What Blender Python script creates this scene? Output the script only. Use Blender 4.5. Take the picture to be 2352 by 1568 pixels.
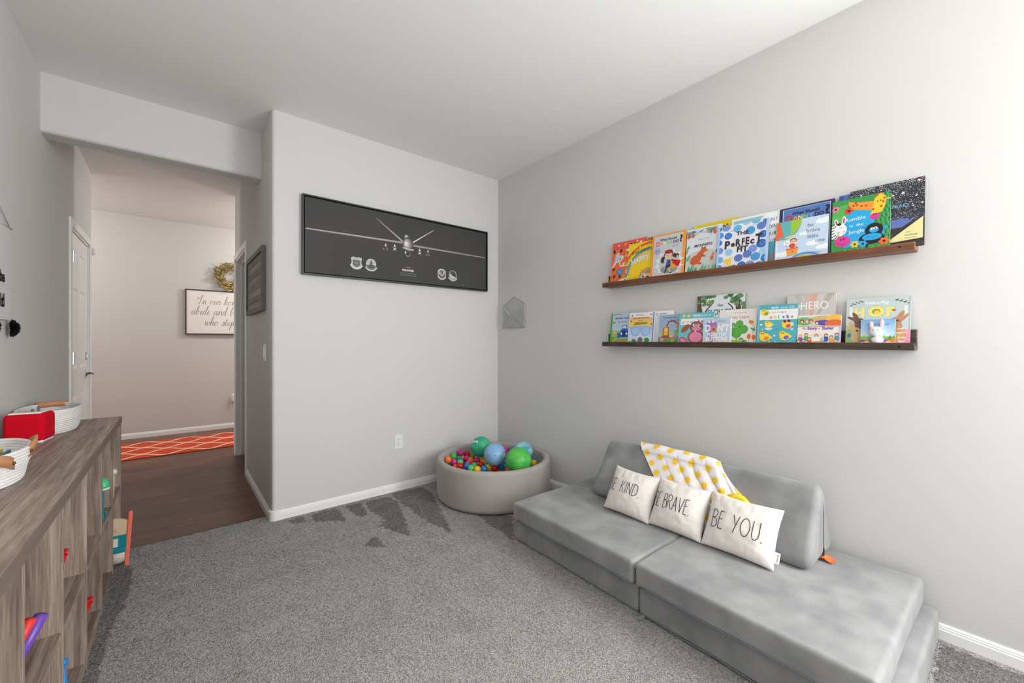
import bpy, bmesh, math, random
from math import sin, cos, pi, radians, hypot, atan2, sqrt
from mathutils import Vector, Matrix, noise

for o in list(bpy.data.objects): bpy.data.objects.remove(o, do_unlink=True)
SC = bpy.context.scene
COL = SC.collection

# ---------------------------------------------------------------- camera
CAM_H = 1.2095
cd = bpy.data.cameras.new('camera'); cam = bpy.data.objects.new('camera', cd); COL.objects.link(cam)
cd.sensor_width = 36.0; cd.lens = 936.68 / 2352 * 36; cd.clip_start = 0.02
yaw, pit, rol = radians(39.597), radians(-0.108), radians(-0.073)
F = Vector((sin(yaw) * cos(pit), cos(yaw) * cos(pit), sin(pit)))
X0 = Vector((cos(yaw), -sin(yaw), 0)); U0 = Vector((-sin(yaw) * sin(pit), -cos(yaw) * sin(pit), cos(pit)))
Rr = X0 * cos(rol) - U0 * sin(rol); Uu = X0 * sin(rol) + U0 * cos(rol)
M = Matrix((Rr, Uu, -F)).transposed().to_4x4(); M.translation = Vector((0, 0, CAM_H))
cam.matrix_world = M
SC.camera = cam

# ---------------------------------------------------------------- colour management, world, main lights
SC.view_settings.view_transform = 'Standard'; SC.view_settings.look = 'None'
SC.view_settings.gamma = 1.0; SC.view_settings.use_curve_mapping = False
SC.view_settings.exposure = 0.0
w = bpy.data.worlds.new('world'); SC.world = w; w.use_nodes = True
w.node_tree.nodes['Background'].inputs[0].default_value = (0.85, 0.92, 1.0, 1); w.node_tree.nodes['Background'].inputs[1].default_value = 1.0

def area(name, loc, target, sx, sy, power, col=(1, 1, 1)):
    d = bpy.data.lights.new(name, 'AREA'); d.shape = 'RECTANGLE'; d.size = sx; d.size_y = sy; d.energy = power; d.color = col
    o = bpy.data.objects.new(name, d); COL.objects.link(o); o.location = loc
    o.rotation_euler = (Vector(target) - Vector(loc)).to_track_quat('-Z', 'Y').to_euler()
    return o
# daylight through two near-wall windows; right-wall one added to brighten the left wall
area('window_daylight', (0.15, -1.58, 1.50), (0.25, 3, 1.35), 1.15, 1.5, 10, (1.0, 0.995, 0.985))
area('window_daylight', (1.60, -1.58, 1.50), (1.2, 3, 1.35), 1.15, 1.5, 20, (1.0, 0.995, 0.985))
area('window_daylight', (2.37, -.80, 1.50), (0.2, 1.6, 1.15), 0.95, 1.5, 74, (1.0, 0.995, 0.985))
# lamp on the hallway ceiling, out of sight to the right
def point(name, loc, power, r, col):
    d = bpy.data.lights.new(name, 'POINT'); d.energy = power; d.shadow_soft_size = r; d.color = col
    o = bpy.data.objects.new(name, d); COL.objects.link(o); o.location = loc; return o
point('hall_lamp_light', (1.75, 6.05, 2.50), 52, 0.05, (1.0, 0.97, 0.935))
# added fill lamp behind the camera, lifts the ceiling and left wall
point('room_lamp_light', (0.10, -1.0, 2.15), 10, 0.16, (1.0, 0.98, 0.96))
point('hall_lamp_light', (-1.9, 6.05, 2.50), 34, 0.06, (1.0, 0.98, 0.955))

# ---------------------------------------------------------------- room numbers (metres)
H = 2.743; XR = 2.389; XL = -0.591; YB = 3.100; XA = 0.497; YM = 3.514; ZM = 2.405
YN = -1.6; YF = 6.838; YC = 3.205; YLE = 5.374; YAE = 5.237; CP = 0.012

# ---------------------------------------------------------------- helpers
def lin(c):
    return tuple((v / 255 / 12.92) if v / 255 <= 0.04045 else ((v / 255 + 0.055) / 1.055) ** 2.4 for v in c) + (1.0,)

MATS = {}
def mat(name, col, rough=0.6, spec=0.5, metal=0.0, var=None, vscale=4.0, bump=0.0, bscale=200.0, stretch=None, sheen=0.0, detail=4, trans=0.0, bdist=0.002):
    if name in MATS: return MATS[name]
    m = bpy.data.materials.new(name); m.use_nodes = True; nt = m.node_tree; b = nt.nodes['Principled BSDF']
    b.inputs['Base Color'].default_value = lin(col); b.inputs['Roughness'].default_value = rough
    b.inputs['Metallic'].default_value = metal; b.inputs['Specular IOR Level'].default_value = spec
    b.inputs['Sheen Weight'].default_value = sheen; b.inputs['Transmission Weight'].default_value = trans
    tc = nt.nodes.new('ShaderNodeTexCoord'); mp = nt.nodes.new('ShaderNodeMapping'); nt.links.new(tc.outputs['Object'], mp.inputs[0])
    if stretch: mp.inputs['Scale'].default_value = stretch
    if var:
        n = nt.nodes.new('ShaderNodeTexNoise'); n.inputs['Scale'].default_value = vscale; n.inputs['Detail'].default_value = detail
        nt.links.new(mp.outputs[0], n.inputs['Vector'])
        r = nt.nodes.new('ShaderNodeValToRGB'); r.color_ramp.elements[0].position = 0.34; r.color_ramp.elements[1].position = 0.66
        r.color_ramp.elements[0].color = lin(var); r.color_ramp.elements[1].color = lin(col)
        nt.links.new(n.outputs['Fac'], r.inputs[0]); nt.links.new(r.outputs[0], b.inputs['Base Color'])
    if bump:
        n2 = nt.nodes.new('ShaderNodeTexNoise'); n2.inputs['Scale'].default_value = bscale; n2.inputs['Detail'].default_value = 3
        nt.links.new(mp.outputs[0], n2.inputs['Vector'])
        bp = nt.nodes.new('ShaderNodeBump'); bp.inputs['Strength'].default_value = bump; bp.inputs['Distance'].default_value = bdist
        nt.links.new(n2.outputs['Fac'], bp.inputs['Height']); nt.links.new(bp.outputs[0], b.inputs['Normal'])
    MATS[name] = m; return m

def mat_attr(name, rough=0.5, spec=0.5, bump=0, bscale=300):
    m = mat(name, (128, 128, 128), rough, spec, bump=bump, bscale=bscale)
    nt = m.node_tree; a = nt.nodes.new('ShaderNodeAttribute'); a.attribute_name = 'Col'
    nt.links.new(a.outputs['Color'], nt.nodes['Principled BSDF'].inputs['Base Color']); return m

def wood(name, stops, axis, scale=1.0, rough=0.5, rings=0.0, contrast=(0.3, 0.7), fine=0.35, bump=0.15, planks=None):
    """grain runs along axis (0,1,2)"""
    m = bpy.data.materials.new(name); m.use_nodes = True; nt = m.node_tree; N = nt.nodes; L = nt.links; b = N['Principled BSDF']
    b.inputs['Roughness'].default_value = rough
    tc = N.new('ShaderNodeTexCoord'); mp = N.new('ShaderNodeMapping'); L.new(tc.outputs['Object'], mp.inputs[0])
    s = [14 * scale] * 3; s[axis] = (0.55 if name.startswith('weathered') else 1.1) * scale; mp.inputs['Scale'].default_value = s
    vec = mp.outputs[0]
    if planks:   # planks: (length axis, width axis, length, width)
        br = N.new('ShaderNodeTexBrick'); sx = N.new('ShaderNodeSeparateXYZ'); cx = N.new('ShaderNodeCombineXYZ')
        L.new(tc.outputs['Object'], sx.inputs[0]); L.new(sx.outputs[planks[0]], cx.inputs[0]); L.new(sx.outputs[planks[1]], cx.inputs[1])
        L.new(cx.outputs[0], br.inputs['Vector']); br.inputs['Scale'].default_value = 1.0
        br.inputs['Brick Width'].default_value = planks[2]; br.inputs['Row Height'].default_value = planks[3]
        br.inputs['Mortar Size'].default_value = 0.0012; br.inputs['Color1'].default_value = (0.1, 0.1, 0.1, 1); br.inputs['Color2'].default_value = (0.9, 0.9, 0.9, 1)
        br.inputs['Mortar'].default_value = (0.0, 0.0, 0.0, 1)
        ad = N.new('ShaderNodeVectorMath'); ad.operation = 'MULTIPLY_ADD'; L.new(br.outputs['Color'], ad.inputs[0])
        ad.inputs[1].default_value = (7, 11, 5); L.new(mp.outputs[0], ad.inputs[2]); vec = ad.outputs[0]
    n = N.new('ShaderNodeTexNoise'); n.inputs['Scale'].default_value = 1.0; n.inputs['Detail'].default_value = 8; n.inputs['Distortion'].default_value = rings
    L.new(vec, n.inputs['Vector'])
    n2 = N.new('ShaderNodeTexNoise'); n2.inputs['Scale'].default_value = 7.0; n2.inputs['Detail'].default_value = 3; L.new(vec, n2.inputs['Vector'])
    mx = N.new('ShaderNodeMix'); mx.inputs[0].default_value = fine; L.new(n.outputs['Fac'], mx.inputs[2]); L.new(n2.outputs['Fac'], mx.inputs[3])
    last = mx.outputs[0]
    if planks:
        m3 = N.new('ShaderNodeMix'); m3.inputs[0].default_value = 0.16; L.new(last, m3.inputs[2]); L.new(br.outputs['Color'], m3.inputs[3]); last = m3.outputs[0]
    r = N.new('ShaderNodeValToRGB'); e = r.color_ramp.elements
    for i, c in enumerate(stops):
        p = contrast[0] + (contrast[1] - contrast[0]) * i / (len(stops) - 1)
        el = e[i] if i < 2 else e.new(p)
        el.position = p; el.color = lin(c)
    L.new(last, r.inputs[0]); L.new(r.outputs[0], b.inputs['Base Color'])
    bp = N.new('ShaderNodeBump'); bp.inputs['Strength'].default_value = bump; bp.inputs['Distance'].default_value = 0.001
    L.new(last, bp.inputs['Height']); L.new(bp.outputs[0], b.inputs['Normal'])
    return m

def link(name, me, m=None, parent=None, smooth=False):
    if m is not None:
        for x in (m if isinstance(m, (list, tuple)) else [m]): me.materials.append(x)
    if smooth:
        me.polygons.foreach_set('use_smooth', [True] * len(me.polygons))
    o = bpy.data.objects.new(name, me); COL.objects.link(o)
    if parent: o.parent = parent
    return o
def mesh(name, V, Fc, m=None, parent=None, smooth=False, cols=None):
    me = bpy.data.meshes.new(name); me.from_pydata([tuple(v) for v in V], [], Fc)
    if cols:
        ca = me.color_attributes.new('Col', 'FLOAT_COLOR', 'CORNER'); arr = []
        for p, c in zip(me.polygons, cols): arr += list(c) * p.loop_total
        ca.data.foreach_set('color', arr)
    me.validate(); me.update()
    return link(name, me, m, parent, smooth)
def bm_obj(name, bm, m=None, parent=None, smooth=False):
    bmesh.ops.recalc_face_normals(bm, faces=bm.faces)
    me = bpy.data.meshes.new(name); bm.to_mesh(me); bm.free(); return link(name, me, m, parent, smooth)
def tag(o, label=None, cat=None, group=None, kind=None):
    if label: o['label'] = label
    if cat: o['category'] = cat
    if group: o['group'] = group
    if kind: o['kind'] = kind
    return o
def struct(o, label=None): o['kind'] = 'structure'; return tag(o, label)
def empty(name, loc=(0, 0, 0), rot=(0, 0, 0), **k):
    o = bpy.data.objects.new(name, None); COL.objects.link(o); o.location = loc; o.rotation_euler = rot; o.empty_display_size = 0.02
    return tag(o, **k)
def add_box(bm, p0, p1, bevel=0.0, seg=2, mtx=None):
    x0, y0, z0 = p0; x1, y1, z1 = p1
    v = [bm.verts.new(c) for c in [(x0, y0, z0), (x1, y0, z0), (x1, y1, z0), (x0, y1, z0), (x0, y0, z1), (x1, y0, z1), (x1, y1, z1), (x0, y1, z1)]]
    fs = [bm.faces.new([v[i] for i in f]) for f in [(0, 3, 2, 1), (4, 5, 6, 7), (0, 1, 5, 4), (1, 2, 6, 5), (2, 3, 7, 6), (3, 0, 4, 7)]]
    if bevel:
        es = list({e for f in fs for e in f.edges})
        r = bmesh.ops.bevel(bm, geom=es, offset=bevel, segments=seg, affect='EDGES', profile=0.5)
    if mtx is not None:
        vs = v if not bevel else list({x for f in r['faces'] for x in f.verts} | {x for x in v if x.is_valid})
        bmesh.ops.transform(bm, matrix=mtx, verts=[x for x in vs if x.is_valid])
def box(name, p0, p1, m, parent=None, bevel=0.0, seg=2, smooth=False):
    bm = bmesh.new(); add_box(bm, p0, p1, bevel, seg); return bm_obj(name, bm, m, parent, smooth)
def rbox(name, sx, sy, sz, r, m, parent=None, n=(6, 6, 3), disp=None, off=(0, 0, 0)):
    """soft rounded box centred in x,y with base at z=0"""
    def ax(s, k):
        h = s / 2; c = [0, .25, .55, .8, 1.0]
        a = [-h + r * q for q in c] + [-h + r + (s - 2 * r) * i / k for i in range(1, k)] + [h - r * q for q in reversed(c)]
        return a
    A = [ax(sx, n[0]), ax(sy, n[1]), ax(sz, n[2])]; hs = [sx / 2 - r, sy / 2 - r, sz / 2 - r]
    V = {}; VL = []; Fc = []
    def vid(i, j, k):
        key = (i, j, k)
        if key not in V:
            p = Vector((A[0][i], A[1][j], A[2][k])); q = Vector([max(-hs[t], min(hs[t], p[t])) for t in range(3)]); d = p - q
            if d.length > 1e-9: p = q + d.normalized() * r
            nn = d.normalized() if d.length > 1e-9 else Vector((0, 0, 1))
            if disp: p = p + nn * disp(p)
            V[key] = len(VL); VL.append(p + Vector((off[0], off[1], sz / 2 + off[2])))
        return V[key]
    I, J, K = len(A[0]) - 1, len(A[1]) - 1, len(A[2]) - 1
    for i in range(I):
        for j in range(J):
            Fc.append((vid(i, j, 0), vid(i, j + 1, 0), vid(i + 1, j + 1, 0), vid(i + 1, j, 0)))
            Fc.append((vid(i, j, K), vid(i + 1, j, K), vid(i + 1, j + 1, K), vid(i, j + 1, K)))
    for i in range(I):
        for k in range(K):
            Fc.append((vid(i, 0, k), vid(i + 1, 0, k), vid(i + 1, 0, k + 1), vid(i, 0, k + 1)))
            Fc.append((vid(i, J, k), vid(i, J, k + 1), vid(i + 1, J, k + 1), vid(i + 1, J, k)))
    for j in range(J):
        for k in range(K):
            Fc.append((vid(0, j, k), vid(0, j, k + 1), vid(0, j + 1, k + 1), vid(0, j + 1, k)))
            Fc.append((vid(I, j, k), vid(I, j + 1, k), vid(I, j + 1, k + 1), vid(I, j, k + 1)))
    return mesh(name, VL, Fc, m, parent, True)
def lathe(name, prof, m, parent=None, n=64, sx=1, sy=1, cx=0, cy=0, closed=False, smooth=True):
    V = []; Fc = []
    for (r, z) in prof:
        for i in range(n):
            a = 2 * pi * i / n; V.append((cx + r * cos(a) * sx, cy + r * sin(a) * sy, z))
    P = len(prof)
    for k in range(P if closed else P - 1):
        for i in range(n):
            a = k * n + i; b = k * n + (i + 1) % n; c = ((k + 1) % P) * n + (i + 1) % n; d = ((k + 1) % P) * n + i
            Fc.append((a, b, c, d))
    if not closed:
        if prof[0][0] > 1e-6: Fc.append(tuple(range(n - 1, -1, -1)))
        if prof[-1][0] > 1e-6: Fc.append(tuple((P - 1) * n + i for i in range(n)))
    return mesh(name, V, Fc, m, parent, smooth)
def add_tube(V, Fc, pts, r, n=8, closed=False, rf=None):
    pts = [Vector(p) for p in pts]; N = len(pts); base = len(V); prev = None
    for i, p in enumerate(pts):
        if closed: t = pts[(i + 1) % N] - pts[i - 1]
        else: t = pts[min(i + 1, N - 1)] - pts[max(i - 1, 0)]
        t.normalize()
        if prev is None:
            a = Vector((0, 0, 1)) if abs(t.z) < 0.9 else Vector((1, 0, 0)); u = t.cross(a).normalized()
        else: u = (prev - t * prev.dot(t)).normalized()
        prev = u; w_ = t.cross(u); rr = rf(i / max(1, N - 1)) * r if rf else r
        for k in range(n):
            a = 2 * pi * k / n; V.append(p + (u * cos(a) + w_ * sin(a)) * rr)
    for i in range(N if closed else N - 1):
        for k in range(n):
            a = base + i * n + k; b = base + i * n + (k + 1) % n; j = (i + 1) % N
            Fc.append((a, b, base + j * n + (k + 1) % n, base + j * n + k))
    if not closed:
        Fc.append(tuple(base + k for k in range(n - 1, -1, -1))); Fc.append(tuple(base + (N - 1) * n + k for k in range(n)))
def tube(name, pts, r, m, parent=None, n=8, closed=False, rf=None):
    V = []; Fc = []; add_tube(V, Fc, pts, r, n, closed, rf); return mesh(name, V, Fc, m, parent, True)
def extrude_profile(name, prof, p0, p1, outdir, m, parent=None, smooth=False, label=None):
    """prof: list of (out, up); swept from p0 to p1 (points on the wall line), outdir: unit vector away from wall"""
    V = []; n = len(prof); o = Vector(outdir)
    for p in (p0, p1):
        for a, b in prof: V.append(Vector(p) + o * a + Vector((0, 0, b)))
    Fc = [(i, (i + 1) % n, n + (i + 1) % n, n + i) for i in range(n)] + [tuple(range(n - 1, -1, -1)), tuple(range(n, 2 * n))]
    ob = mesh(name, V, Fc, m, parent, smooth)
    return ob
def sphere(name, c, r, m, parent=None, seg=24, rings=14, sc=(1, 1, 1)):
    bm = bmesh.new(); bmesh.ops.create_uvsphere(bm, u_segments=seg, v_segments=rings, radius=r)
    bmesh.ops.scale(bm, vec=sc, verts=bm.verts); bmesh.ops.translate(bm, vec=c, verts=bm.verts)
    return bm_obj(name, bm, m, parent, True)

# ---------------------------------------------------------------- flat printed artwork (colour per face)
TXT = {}
def text_geo(s, bold=0.0):
    key = (s, bold)
    if key not in TXT:
        cu = bpy.data.curves.new('t', 'FONT'); cu.body = s; cu.size = 1.0; cu.offset = bold; cu.resolution_u = 3; cu.fill_mode = 'FRONT'
        ob = bpy.data.objects.new('t', cu); COL.objects.link(ob)
        dg = bpy.context.evaluated_depsgraph_get(); me = bpy.data.meshes.new_from_object(ob.evaluated_get(dg))
        V = [(v.co.x, v.co.y) for v in me.vertices]; Fc = [tuple(p.vertices) for p in me.polygons]
        bpy.data.objects.remove(ob, do_unlink=True); bpy.data.curves.remove(cu); bpy.data.meshes.remove(me)
        xs = [v[0] for v in V] or [0]; TXT[key] = (V, Fc, min(xs), max(xs))
    return TXT[key]
def clip_poly(P, x0, y0, x1, y1):
    def side(P, f, g):
        out = []
        for i in range(len(P)):
            a, b = P[i - 1], P[i]; fa, fb = f(a), f(b)
            if (fa >= 0) != (fb >= 0):
                t = fa / (fa - fb); out.append((a[0] + (b[0] - a[0]) * t, a[1] + (b[1] - a[1]) * t))
            if fb >= 0: out.append(b)
        return out
    for f in (lambda p: p[0] - x0, lambda p: x1 - p[0], lambda p: p[1] - y0, lambda p: y1 - p[1]):
        if len(P) < 3: return []
        P = side(P, f, None)
    return P
class Art:
    def __init__(s, W=1, Hh=1, step=0.00010, clip=True):
        s.W = W; s.H = Hh; s.V = []; s.F = []; s.C = []; s.k = 0; s.step = step; s.clip = clip
    def _p(s, pts, col, bump=True):
        if s.clip: pts = clip_poly(list(pts), 0, 0, s.W, s.H)
        if len(pts) < 3: return
        b = len(s.V); s.V += [(x, y, s.k * s.step) for x, y in pts]; s.F.append(tuple(range(b, b + len(pts)))); s.C.append(lin(col))
    def poly(s, pts, col):
        s.k += 1; s._p([(x * s.W, y * s.H) for x, y in pts], col)
    def rect(s, x0, y0, x1, y1, col): s.poly([(x0, y0), (x1, y0), (x1, y1), (x0, y1)], col)
    def ell(s, cx, cy, rx, ry, col, rot=0, n=22, a0=0, a1=2 * pi):
        """rx, ry as fractions of the width"""
        s.k += 1; P = []
        for i in range(n + (0 if a1 - a0 > 6.28 else 1)):
            a = a0 + (a1 - a0) * i / n; x = rx * cos(a) * s.W; y = ry * sin(a) * s.W
            P.append((cx * s.W + x * cos(rot) - y * sin(rot), cy * s.H + x * sin(rot) + y * cos(rot)))
        s._p(P, col)
    def line(s, pts, wd, col, wf=None):
        s.k += 1; P = [(x * s.W, y * s.H) for x, y in pts]; wd = wd * s.W
        L = []; R = []
        for i, p in enumerate(P):
            a = P[max(0, i - 1)]; b = P[min(len(P) - 1, i + 1)]; dx, dy = b[0] - a[0], b[1] - a[1]; l = hypot(dx, dy) or 1
            ww = wd * (wf(dx / l, dy / l, i / max(1, len(P) - 1)) if wf else 1) / 2
            L.append((p[0] - dy / l * ww, p[1] + dx / l * ww)); R.append((p[0] + dy / l * ww, p[1] - dx / l * ww))
        for i in range(len(P) - 1): s._p([R[i], R[i + 1], L[i + 1], L[i]], col)
    def arc(s, cx, cy, r, a0, a1, wd, col, ry=None, n=20):
        ry = r if ry is None else ry
        s.line([(cx + r * cos(a0 + (a1 - a0) * i / n), cy + ry * sin(a0 + (a1 - a0) * i / n) * s.W / s.H) for i in range(n + 1)], wd, col)
    def text(s, t, x, y, h, col, bold=0.0, al='c', sx=1.0, shear=0.0, rot=0.0, clip=True):
        """h: cap height as a fraction of the width; x,y baseline anchor"""
        s.k += 1; V, Fc, a, b = text_geo(t, bold); k = h * s.W / 0.73
        ox = {'c': (a + b) / 2, 'l': a, 'r': b}[al]; bs = len(s.V); out = []
        for vx, vy in V:
            px = (vx - ox + vy * shear) * k * sx; py = vy * k
            out.append((x * s.W + px * cos(rot) - py * sin(rot), y * s.H + px * sin(rot) + py * cos(rot)))
        if s.clip:
            for f in Fc: s._p([out[i] for i in f], col)
        else:
            s.V += [(px, py, s.k * s.step) for px, py in out]
            for f in Fc: s.F.append(tuple(bs + i for i in f)); s.C.append(lin(col))
    def build(s, name, parent, m, fn):
        f = min(1.0, .0009 / max(1e-9, s.k * s.step))      # ink is never thicker than a millimetre
        return mesh(name, [fn(v[0], v[1], v[2] * f) for v in s.V], s.F, m, parent, False, s.C)

# ---------------------------------------------------------------- materials
M_WALL = mat('wall_paint', (216, 215, 213), 0.75, 0.25, bump=0.12, bscale=170, bdist=0.0015)
M_WALLHALL = mat('hall_wall_paint', (210, 208, 205), 0.75, 0.25, bump=0.12, bscale=170, bdist=0.0015)
M_CEIL = mat('ceiling_paint', (238, 238, 236), 0.9, 0.2, bump=0.10, bscale=120)
M_WHITE = mat('white_trim_paint', (246, 245, 243), 0.35, 0.5)
M_DOOR = mat('white_door_paint', (242, 240, 237), 0.35, 0.5)
M_PLASTIC = mat('white_plastic', (238, 238, 236), 0.3)
M_CHROME = mat('chrome', (200, 200, 200), 0.2, metal=1.0)
M_BRASS = mat('rivet_brass', (120, 95, 60), 0.35, metal=1.0)
M_PRINT = mat_attr('printed_paper', 0.38, 0.4)
M_CLOTHPRINT = mat_attr('printed_cloth', 0.9, 0.1)
M_PAGES = mat('page_edges', (228, 222, 210), 0.8)
M_SUEDE = mat('grey_suede', (153, 153, 153), 0.88, 0.15, var=(128, 128, 129), vscale=7.5, bump=0.25, bscale=60, sheen=0.25, detail=5, bdist=0.001)
M_SUEDEDK = mat('grey_suede_seam', (92, 93, 95), 0.9, 0.1)
M_FLOOR = wood('dark_wood_planks', [(64, 36, 25), (98, 60, 43), (126, 82, 60)], 0, 1.0, rough=0.36, contrast=(0.32, 0.68), planks=(0, 1, 1.2, 0.145), bump=0.1)
M_SHELFUP = wood('walnut_stained_pine', [(66, 38, 24), (112, 66, 40), (142, 88, 54)], 1, 1.4, rough=0.38, rings=1.5, contrast=(0.3, 0.72))
M_SHELFLO = wood('dark_stained_pine', [(48, 34, 28), (72, 54, 46), (120, 88, 66)], 1, 1.4, rough=0.42, rings=3.0, contrast=(0.3, 0.78))
OAK = [(108, 92, 81), (150, 132, 119), (184, 167, 152)]
M_OAKY = wood('weathered_oak_long_grain', OAK, 1, 2.2, rough=0.5, rings=0.8, contrast=(0.36, 0.65), fine=0.40, bump=0.2)
M_OAKZ = wood('weathered_oak_upright_grain', OAK, 2, 2.2, rough=0.5, rings=0.8, contrast=(0.36, 0.65), fine=0.40, bump=0.2)
M_OAKE = mat('weathered_oak_edge', (124, 109, 99), 0.5, var=(112, 98, 88), vscale=20, stretch=(1, .1, 1))

# ---------------------------------------------------------------- carpet
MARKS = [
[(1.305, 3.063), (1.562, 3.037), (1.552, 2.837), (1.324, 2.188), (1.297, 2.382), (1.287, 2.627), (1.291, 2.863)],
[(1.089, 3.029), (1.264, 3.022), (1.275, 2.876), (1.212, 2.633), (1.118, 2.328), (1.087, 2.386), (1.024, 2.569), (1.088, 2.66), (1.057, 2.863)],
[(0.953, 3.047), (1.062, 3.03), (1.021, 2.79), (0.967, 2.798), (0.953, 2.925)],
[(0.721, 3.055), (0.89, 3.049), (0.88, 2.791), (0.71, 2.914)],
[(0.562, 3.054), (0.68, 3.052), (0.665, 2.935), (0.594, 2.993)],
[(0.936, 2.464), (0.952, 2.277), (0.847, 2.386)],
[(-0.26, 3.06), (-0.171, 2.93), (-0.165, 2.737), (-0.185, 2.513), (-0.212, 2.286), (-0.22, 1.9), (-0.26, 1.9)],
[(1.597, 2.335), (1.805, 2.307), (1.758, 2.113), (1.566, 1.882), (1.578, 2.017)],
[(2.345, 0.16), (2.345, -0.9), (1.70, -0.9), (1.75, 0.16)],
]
def in_poly(x, y, P):
    c = False
    for i in range(len(P)):
        (x1, y1), (x2, y2) = P[i - 1], P[i]
        if (y1 > y) != (y2 > y) and x < (x2 - x1) * (y - y1) / (y2 - y1) + x1: c = not c
    return c
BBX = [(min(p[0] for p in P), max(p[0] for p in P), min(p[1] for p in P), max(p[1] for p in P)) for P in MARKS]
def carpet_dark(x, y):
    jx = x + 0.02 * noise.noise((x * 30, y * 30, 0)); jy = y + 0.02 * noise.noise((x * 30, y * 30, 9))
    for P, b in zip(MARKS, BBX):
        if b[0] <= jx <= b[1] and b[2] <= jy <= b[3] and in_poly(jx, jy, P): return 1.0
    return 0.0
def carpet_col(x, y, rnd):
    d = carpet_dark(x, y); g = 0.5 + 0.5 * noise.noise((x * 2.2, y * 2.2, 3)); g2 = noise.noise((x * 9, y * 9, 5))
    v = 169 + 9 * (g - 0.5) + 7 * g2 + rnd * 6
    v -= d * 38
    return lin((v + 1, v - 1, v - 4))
M_CARPET = mat_attr('grey_shag_carpet', 0.95, 0.05, bump=0.7, bscale=160)
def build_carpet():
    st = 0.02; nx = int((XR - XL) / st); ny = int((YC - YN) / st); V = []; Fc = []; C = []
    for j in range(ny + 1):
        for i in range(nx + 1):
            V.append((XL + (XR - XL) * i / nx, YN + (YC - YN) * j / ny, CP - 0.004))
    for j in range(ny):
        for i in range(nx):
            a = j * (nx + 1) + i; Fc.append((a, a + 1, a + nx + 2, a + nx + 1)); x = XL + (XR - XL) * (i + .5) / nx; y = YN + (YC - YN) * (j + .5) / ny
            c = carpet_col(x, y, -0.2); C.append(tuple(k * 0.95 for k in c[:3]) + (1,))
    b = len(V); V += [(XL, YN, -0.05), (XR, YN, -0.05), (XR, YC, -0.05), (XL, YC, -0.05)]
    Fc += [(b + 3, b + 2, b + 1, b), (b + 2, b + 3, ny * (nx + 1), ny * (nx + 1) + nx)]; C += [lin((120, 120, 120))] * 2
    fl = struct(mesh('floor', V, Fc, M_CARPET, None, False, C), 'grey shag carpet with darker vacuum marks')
    # pile: short curled tufts
    rnd = random.Random(5); V = []; Fc = []; C = []
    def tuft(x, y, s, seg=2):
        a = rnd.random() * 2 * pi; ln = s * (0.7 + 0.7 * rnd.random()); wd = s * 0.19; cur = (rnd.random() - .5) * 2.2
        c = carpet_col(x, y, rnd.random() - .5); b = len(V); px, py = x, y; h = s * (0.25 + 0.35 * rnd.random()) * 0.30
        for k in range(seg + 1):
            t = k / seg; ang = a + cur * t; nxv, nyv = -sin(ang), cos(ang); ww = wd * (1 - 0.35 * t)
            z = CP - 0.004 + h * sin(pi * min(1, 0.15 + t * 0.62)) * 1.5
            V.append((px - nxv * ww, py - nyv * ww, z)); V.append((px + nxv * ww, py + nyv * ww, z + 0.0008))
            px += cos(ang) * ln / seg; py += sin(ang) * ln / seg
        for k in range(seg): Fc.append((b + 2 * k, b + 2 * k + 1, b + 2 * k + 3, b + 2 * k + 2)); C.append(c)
    def hidden(x, y):
        if x > 1.70 and y < 1.78 and y > 0.26 and x < 2.36: return True
        if x < -0.35: return True
        if hypot(x - 1.94, y - 2.57) < 0.34: return True
        # outside the picture on the left / right or below it
        D = x * sin(yaw) + y * cos(yaw)
        if D < 0.85: return True
        Xc = x * cos(yaw) - y * sin(yaw)
        return abs(Xc / D) > 1.75
    N = 240000; k = 0
    while k < N:
        # denser where the camera is near
        x = XL + (XR - XL) * rnd.random(); y = -0.3 + (YC + 0.3) * rnd.random()
        k += 1
        if hidden(x, y): continue
        D = x * sin(yaw) + y * cos(yaw)
        s = 0.0082 + 0.0012 * max(0, D - 1.5)
        for q in range(2):
            tuft(min(XR - .02, max(XL, x + rnd.uniform(-.01, .01))), min(YC - 0.004, y + rnd.uniform(-.01, .01)), s, 2)
    me = bpy.data.meshes.new('carpet_pile'); me.from_pydata(V, [], Fc)
    ca = me.color_attributes.new('Col', 'FLOAT_COLOR', 'CORNER'); arr = []
    for c in C: arr += list(c) * 4
    ca.data.foreach_set('color', arr)
    p = link('carpet_pile', me, M_CARPET, fl); p['kind'] = 'stuff'
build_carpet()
hf = struct(box('floor', (-3.1, YC, -0.05), (3.6, YF + 0.1, 0.0), M_FLOOR), 'dark brown wood plank floor of the hallway')

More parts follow.
